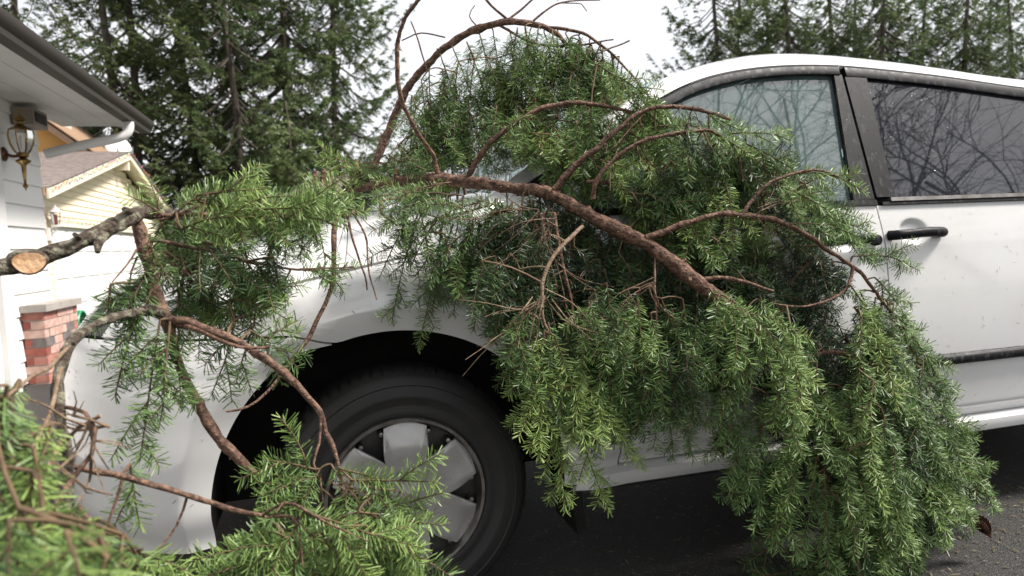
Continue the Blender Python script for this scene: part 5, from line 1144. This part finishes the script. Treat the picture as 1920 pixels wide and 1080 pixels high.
for (x0, y0), (x1, y1) in (((1120, 120), (1215, 200)), ((1150, 140), (1240, 225)), ((1165, 165), (1255, 250)), ((1130, 180), (1205, 265)), ((1180, 190), (1270, 285)), ((1150, 210), (1230, 300)), ((1100, 200), (1170, 290)), ((1190, 150), (1235, 205)), ((1080, 230), (1120, 320)), ((1040, 240), (1075, 330))):
    S((x0, y0, NR.uniform(-.03, .02)), (x1, y1, -.06), spread=.08, tone=NR.uniform(.45, .75), arch=.02)
for (x0, y0), (x1, y1) in (((760, 360), (715, 430)), ((800, 362), (770, 450)), ((840, 365), (800, 440)), ((870, 368), (850, 470)), ((900, 370), (870, 450)), ((930, 372), (925, 480)), ((960, 378), (930, 470)), ((990, 385), (985, 480)), ((820, 372), (740, 400)), ((900, 380), (820, 410)), ((960, 390), (880, 430)), ((1000, 380), (1010, 470))):
    S((x0, y0, -.025), (x1, y1, -.07), spread=.07, tone=NR.uniform(.35, .6), arch=.02)
# the drooping end by the doors
edge = [((1640, 520), (1722, 640)), ((1660, 560), (1762, 700)), ((1690, 610), (1790, 780)), ((1720, 690), (1815, 850)), ((1740, 740), (1850, 905)), ((1760, 800), (1872, 962)), ((1760, 860), (1830, 1000)), ((1740, 880), (1780, 1020)), ((1700, 900), (1730, 1070))]
for (x0, y0), (x1, y1) in edge:
    S((x0, y0, -.30), (x1, y1, -.27), spread=.07, tone=.52, arch=.03); S((x0-45, y0+15, -.32), (x1-50, y1+20, -.33), spread=.07, tone=NR.uniform(.35, .65), arch=.02)
B.fill([(1345, 560), (1480, 560), (1600, 510), (1680, 570), (1740, 680), (1790, 800), (1840, 930), (1780, 1000), (1720, 1080), (1600, 1120), (1560, 900), (1480, 860), (1400, 760), (1340, 700)], (-.32, -.22), 30, (130, 240), lambda x, y: (.25 if x > 1520 else -.05, 1), (.055, .08), (.15, .38))
B.fill([(1380, 600), (1500, 580), (1620, 540), (1700, 640), (1760, 780), (1820, 930), (1720, 1060), (1600, 1120), (1580, 900), (1480, 850), (1400, 780)], (-.40, -.29), 44, (140, 250), lambda x, y: (.28 if x > 1520 else -.05, 1), (.05, .075), (.42, .68))
for a, b_, t in (((1380, 640, -.3), (1345, 830, -.33), .4), ((1400, 700, -.3), (1370, 940, -.33), .36), ((1440, 740, -.31), (1400, 930, -.33), .4), ((1495, 800, -.32), (1450, 1030, -.34), .5), ((1498, 780, -.33), (1475, 960, -.36), .55), ((1440, 640, -.34), (1350, 780, -.36), .5), ((1500, 620, -.35), (1440, 800, -.38), .52), ((1470, 900, -.3), (1440, 1000, -.3), .42), ((1560, 950, -.26), (1520, 1100, -.26), .3), ((1600, 900, -.3), (1560, 1090, -.3), .34), ((1480, 1000, -.12), (1395, 1060, -.10), .3), ((1560, 1050, -.2), (1410, 1085, -.16), .3), ((1640, 960, -.3), (1640, 1100, -.3), .36), ((1700, 960, -.3), (1690, 1110, -.3), .4)): S(a, b_, spread=.08, tone=t, arch=.0)
for a, b_, t in (((1350, 720, -.3), (1340, 860, -.32), .36), ((1365, 740, -.31), (1385, 960, -.33), .42), ((1430, 800, -.32), (1420, 980, -.34), .4), ((1470, 820, -.34), (1490, 1020, -.36), .5), ((1530, 860, -.33), (1500, 1050, -.35), .45), ((1545, 880, -.34), (1548, 1090, -.36), .42), ((1580, 840, -.36), (1600, 1040, -.38), .55), ((1650, 880, -.36), (1670, 1070, -.37), .55), ((1310, 680, -.3), (1290, 850, -.32), .38)): S(a, b_, spread=.08, tone=t, arch=0)
for a, b_, t in (((1330, 540, -.34), (1395, 650, -.40), .55), ((1350, 550, -.35), (1440, 620, -.40), .6), ((1370, 560, -.36), (1380, 690, -.42), .58), ((1400, 580, -.36), (1450, 700, -.42), .55), ((1420, 560, -.36), (1500, 640, -.40), .6), ((1345, 565, -.34), (1340, 680, -.38), .5), ((1440, 600, -.36), (1475, 740, -.42), .55)): S(a, b_, spread=.08, tone=t, arch=.01)
# dry twigs under the stem
bare_twigs(B, (1010, 400, -.15), 7, (100, 210), 150, 50, .0012, m=MT['bark_red']); bare_twigs(B, (1020, 410, -.19), 10, (120, 240), 105, 35, .0013, m=MT['bark_red']); bare_twigs(B, (1018, 560, -.28), 13, (90, 200), 125, 40, m=MT['dead'])
bare_twigs(B, (1232, 540, -.28), 6, (60, 140), 110, 40, m=MT['bark_red']); bare_twigs(B, (1180, 230, -.14), 6, (60, 130), 120, 60, .0014, MT['bark']); bare_twigs(B, (1300, 205, -.16), 5, (40, 90), 100, 60, .0013, MT['bark'])
bare_twigs(B, (1420, 400, -.29), 6, (60, 120), -60, 60, .0014, MT['bark_red']); bare_twigs(B, (830, 350, .1), 6, (60, 130), 150, 50, .0014, MT['bark_red']); bare_twigs(A, (650, 400, -.06), 4, (70, 140), 70, 25, .0013, MT['bark'])
bare_twigs(A, (60, 850, -.95), 10, (120, 260), 120, 50, .0022, MT['dead'], .04); bare_twigs(A, (170, 800, -.8), 8, (90, 200), 130, 40, .0022, MT['dead'], .03); bare_twigs(A, (640, 900, -.56), 6, (60, 130), 20, 35, .0014, MT['bark_red']); bare_twigs(A, (320, 470, -.42), 6, (60, 120), 70, 35, .0014, MT['bark'])
# cones
def cone(Bo, px, py, Y, d, L=.07, r=.019):
    p = on_y(px, py, Y); d = unit(np.array(d, float)); a = unit(np.cross(d, [0, .3, 1])); b2 = np.cross(d, a); mb = MB(); nl = 13
    mb.lathe([(0, 0), (r*.45, .1*L), (r*.55, .5*L), (r*.2, .95*L), (0, L)], 8, (0, 0, 0))
    for i in range(nl):
        h = (i+.3)/nl; rr_ = r*math.sin(math.pi*min(1, .12+.88*h)**.8)*1.0+.002
        for k in range(8):
            an = 2*math.pi*(k+.5*(i % 2))/8; c_, s_ = math.cos(an), math.sin(an); w = rr_*.42
            q0 = (c_*rr_*.4, s_*rr_*.4, h*L); q1 = (c_*rr_*.85-s_*w, s_*rr_*.85+c_*w, h*L-.005); q2 = (c_*rr_*.85+s_*w, s_*rr_*.85-c_*w, h*L-.005); q3 = (c_*rr_*1.12, s_*rr_*1.12, h*L-.010)
            mb.add([q0, q1, q3, q2], [(0, 1, 2, 3)])
    mb.v = [tuple(p+a*v[0]+b2*v[1]+d*v[2]) for v in mb.v]; mb.build('cone', MT['cone'], Bo.root, smooth=False)
cone(B, 1352, 820, -.3, (.1, 0, -1), .052, .017); cone(B, 1836, 975, -.26, (.45, -.2, -.8), .065, .018)
print('SPRAYS', A.nsprays, Cb.nsprays, B.nsprays, 'TRIS', sum(len(o.data.polygons) for o in bpy.data.objects if o.type == 'MESH' and o.name.startswith('spray')))

# ------------------------------------------------------------------ needle litter on the drive, rain drops on the van
def litter():
    n = 14000; g = np.random.default_rng(9)
    x = g.uniform(-1.2, 4.5, n); y = g.uniform(-1.6, 1.6, n); a = g.uniform(0, 2*math.pi, n); L = g.uniform(.010, .036, n); w = g.uniform(.0010, .0028, n)
    p = np.stack([x, y, np.full(n, .004)+g.random(n)*.003], 1); d = np.stack([np.cos(a), np.sin(a), g.normal(0, .12, n)], 1); s_ = np.stack([-np.sin(a), np.cos(a), np.zeros(n)], 1)
    V = np.stack([p-d*L[:, None]/2, p+s_*w[:, None]+np.array([0, 0, .001]), p-s_*w[:, None]+np.array([0, 0, .001]), p+d*L[:, None]/2], 1).reshape(-1, 3)
    i = np.arange(n)[:, None]*4; T = np.concatenate([i+np.array([[0, 2, 1]]), i+np.array([[1, 2, 3]])])
    tone = np.repeat(g.random(n), 4)
    m = foliage_mat('needle_litter', (.06, .035, .02), (.12, .10, .04), (.30, .24, .14), .1, .6, .3)
    o = bpy.data.objects.new('needle_litter', mesh_tris('needle_litter', V, T, tone, (m,))); COL.objects.link(o); tag(o, 'fir needles and bits of bark scattered on the dark asphalt', 'litter', None, 'stuff')
litter()
MT['drop'] = mat('rain_drop', (.9, .9, .9), .03, spec=.6); bsdf(MT['drop']).inputs['Transmission Weight'].default_value = 1.0; bsdf(MT['drop']).inputs['IOR'].default_value = 1.33
def drops():
    g = np.random.default_rng(21); V, T = [], []; base = 0
    ring = np.linspace(0, 2*math.pi, 7)[:-1]
    def bead(p, n, r):
        nonlocal base
        a = unit(np.cross(n, [.2, .1, .97])); b = np.cross(n, a); vs_ = [p+(a*math.cos(t)+b*math.sin(t)*1.2)*r for t in ring]+[p+n*r*.4+(a*math.cos(t+.5)+b*math.sin(t+.5)*1.2)*r*.62 for t in ring]+[p+n*r*.55]
        V.extend(vs_)
        for k in range(6):
            k2 = (k+1) % 6; T.extend([(base+k, base+k2, base+6+k), (base+k2, base+6+k2, base+6+k), (base+6+k, base+6+k2, base+12)])
        base += 13
    def face(s, z):
        e = .004; p = skin(s, z); n = unit(np.cross(skin(s+e, z)-p, skin(s, z+e)-p)); return p, (n if n[1] < 0 else -n)
    for _ in range(950):
        s_ = g.uniform(-1.0, 2.6); z = g.uniform(.36, 1.04)
        if math.hypot((s_-ARC[0])/ARC[2], (z-ARC[1])/ARC[3]) < 1.06 or (s_ < .45 and z > zsh(s_)-.02): continue
        p, n = face(s_, z); bead(p, n, g.uniform(.0009, .0026)*g.choice((.8, 1, 1.3)))
    for _ in range(900):
        s_ = g.uniform(1.47, 2.6); z = g.uniform(1.10, 1.5)
        if z > zf(s_)-.05: continue
        p, n = face(s_, z); bead(p+n*.0052, n, g.uniform(.0008, .0022))
    o = bpy.data.objects.new('rain_drops', mesh_tris('rain_drops', np.array(V), np.array(T), None, (MT['drop'],))); COL.objects.link(o); o.parent = van; o.matrix_parent_inverse = Matrix.Translation(-Vector(van.location)); o['kind'] = 'stuff'
drops()
def bits_on_van():
    g = np.random.default_rng(5); V, T, tn = [], [], []; b = 0
    for _ in range(90):
        s_ = g.uniform(-.7, 2.5); z = g.uniform(.4, 1.5)
        if math.hypot((s_-ARC[0])/ARC[2], (z-ARC[1])/ARC[3]) < 1.06 or (s_ < .5 and z > zsh(s_)-.02) or (s_ > .5 and z > zf(s_)-.05): continue
        p = skin(s_, z, .0065 if z > 1.07 else .0022); a = g.uniform(0, math.pi); d = np.array([math.cos(a), 0, math.sin(a)]); w = np.array([-math.sin(a), 0, math.cos(a)])*.0009; L = g.uniform(.006, .022)
        d = unit(skin(s_+d[0]*.01, z+d[2]*.01)-skin(s_, z)); V += [p-d*L/2, p+w, p-w, p+d*L/2]; T += [(b, b+2, b+1), (b+1, b+2, b+3)]; tn += [g.random()]*4; b += 4
    o = bpy.data.objects.new('needle_bits', mesh_tris('needle_bits', np.array(V), np.array(T), np.array(tn), (bpy.data.materials['needle_litter'],))); COL.objects.link(o); o.parent = van; o.matrix_parent_inverse = Matrix.Translation(-Vector(van.location)); o['kind'] = 'stuff'
bits_on_van()
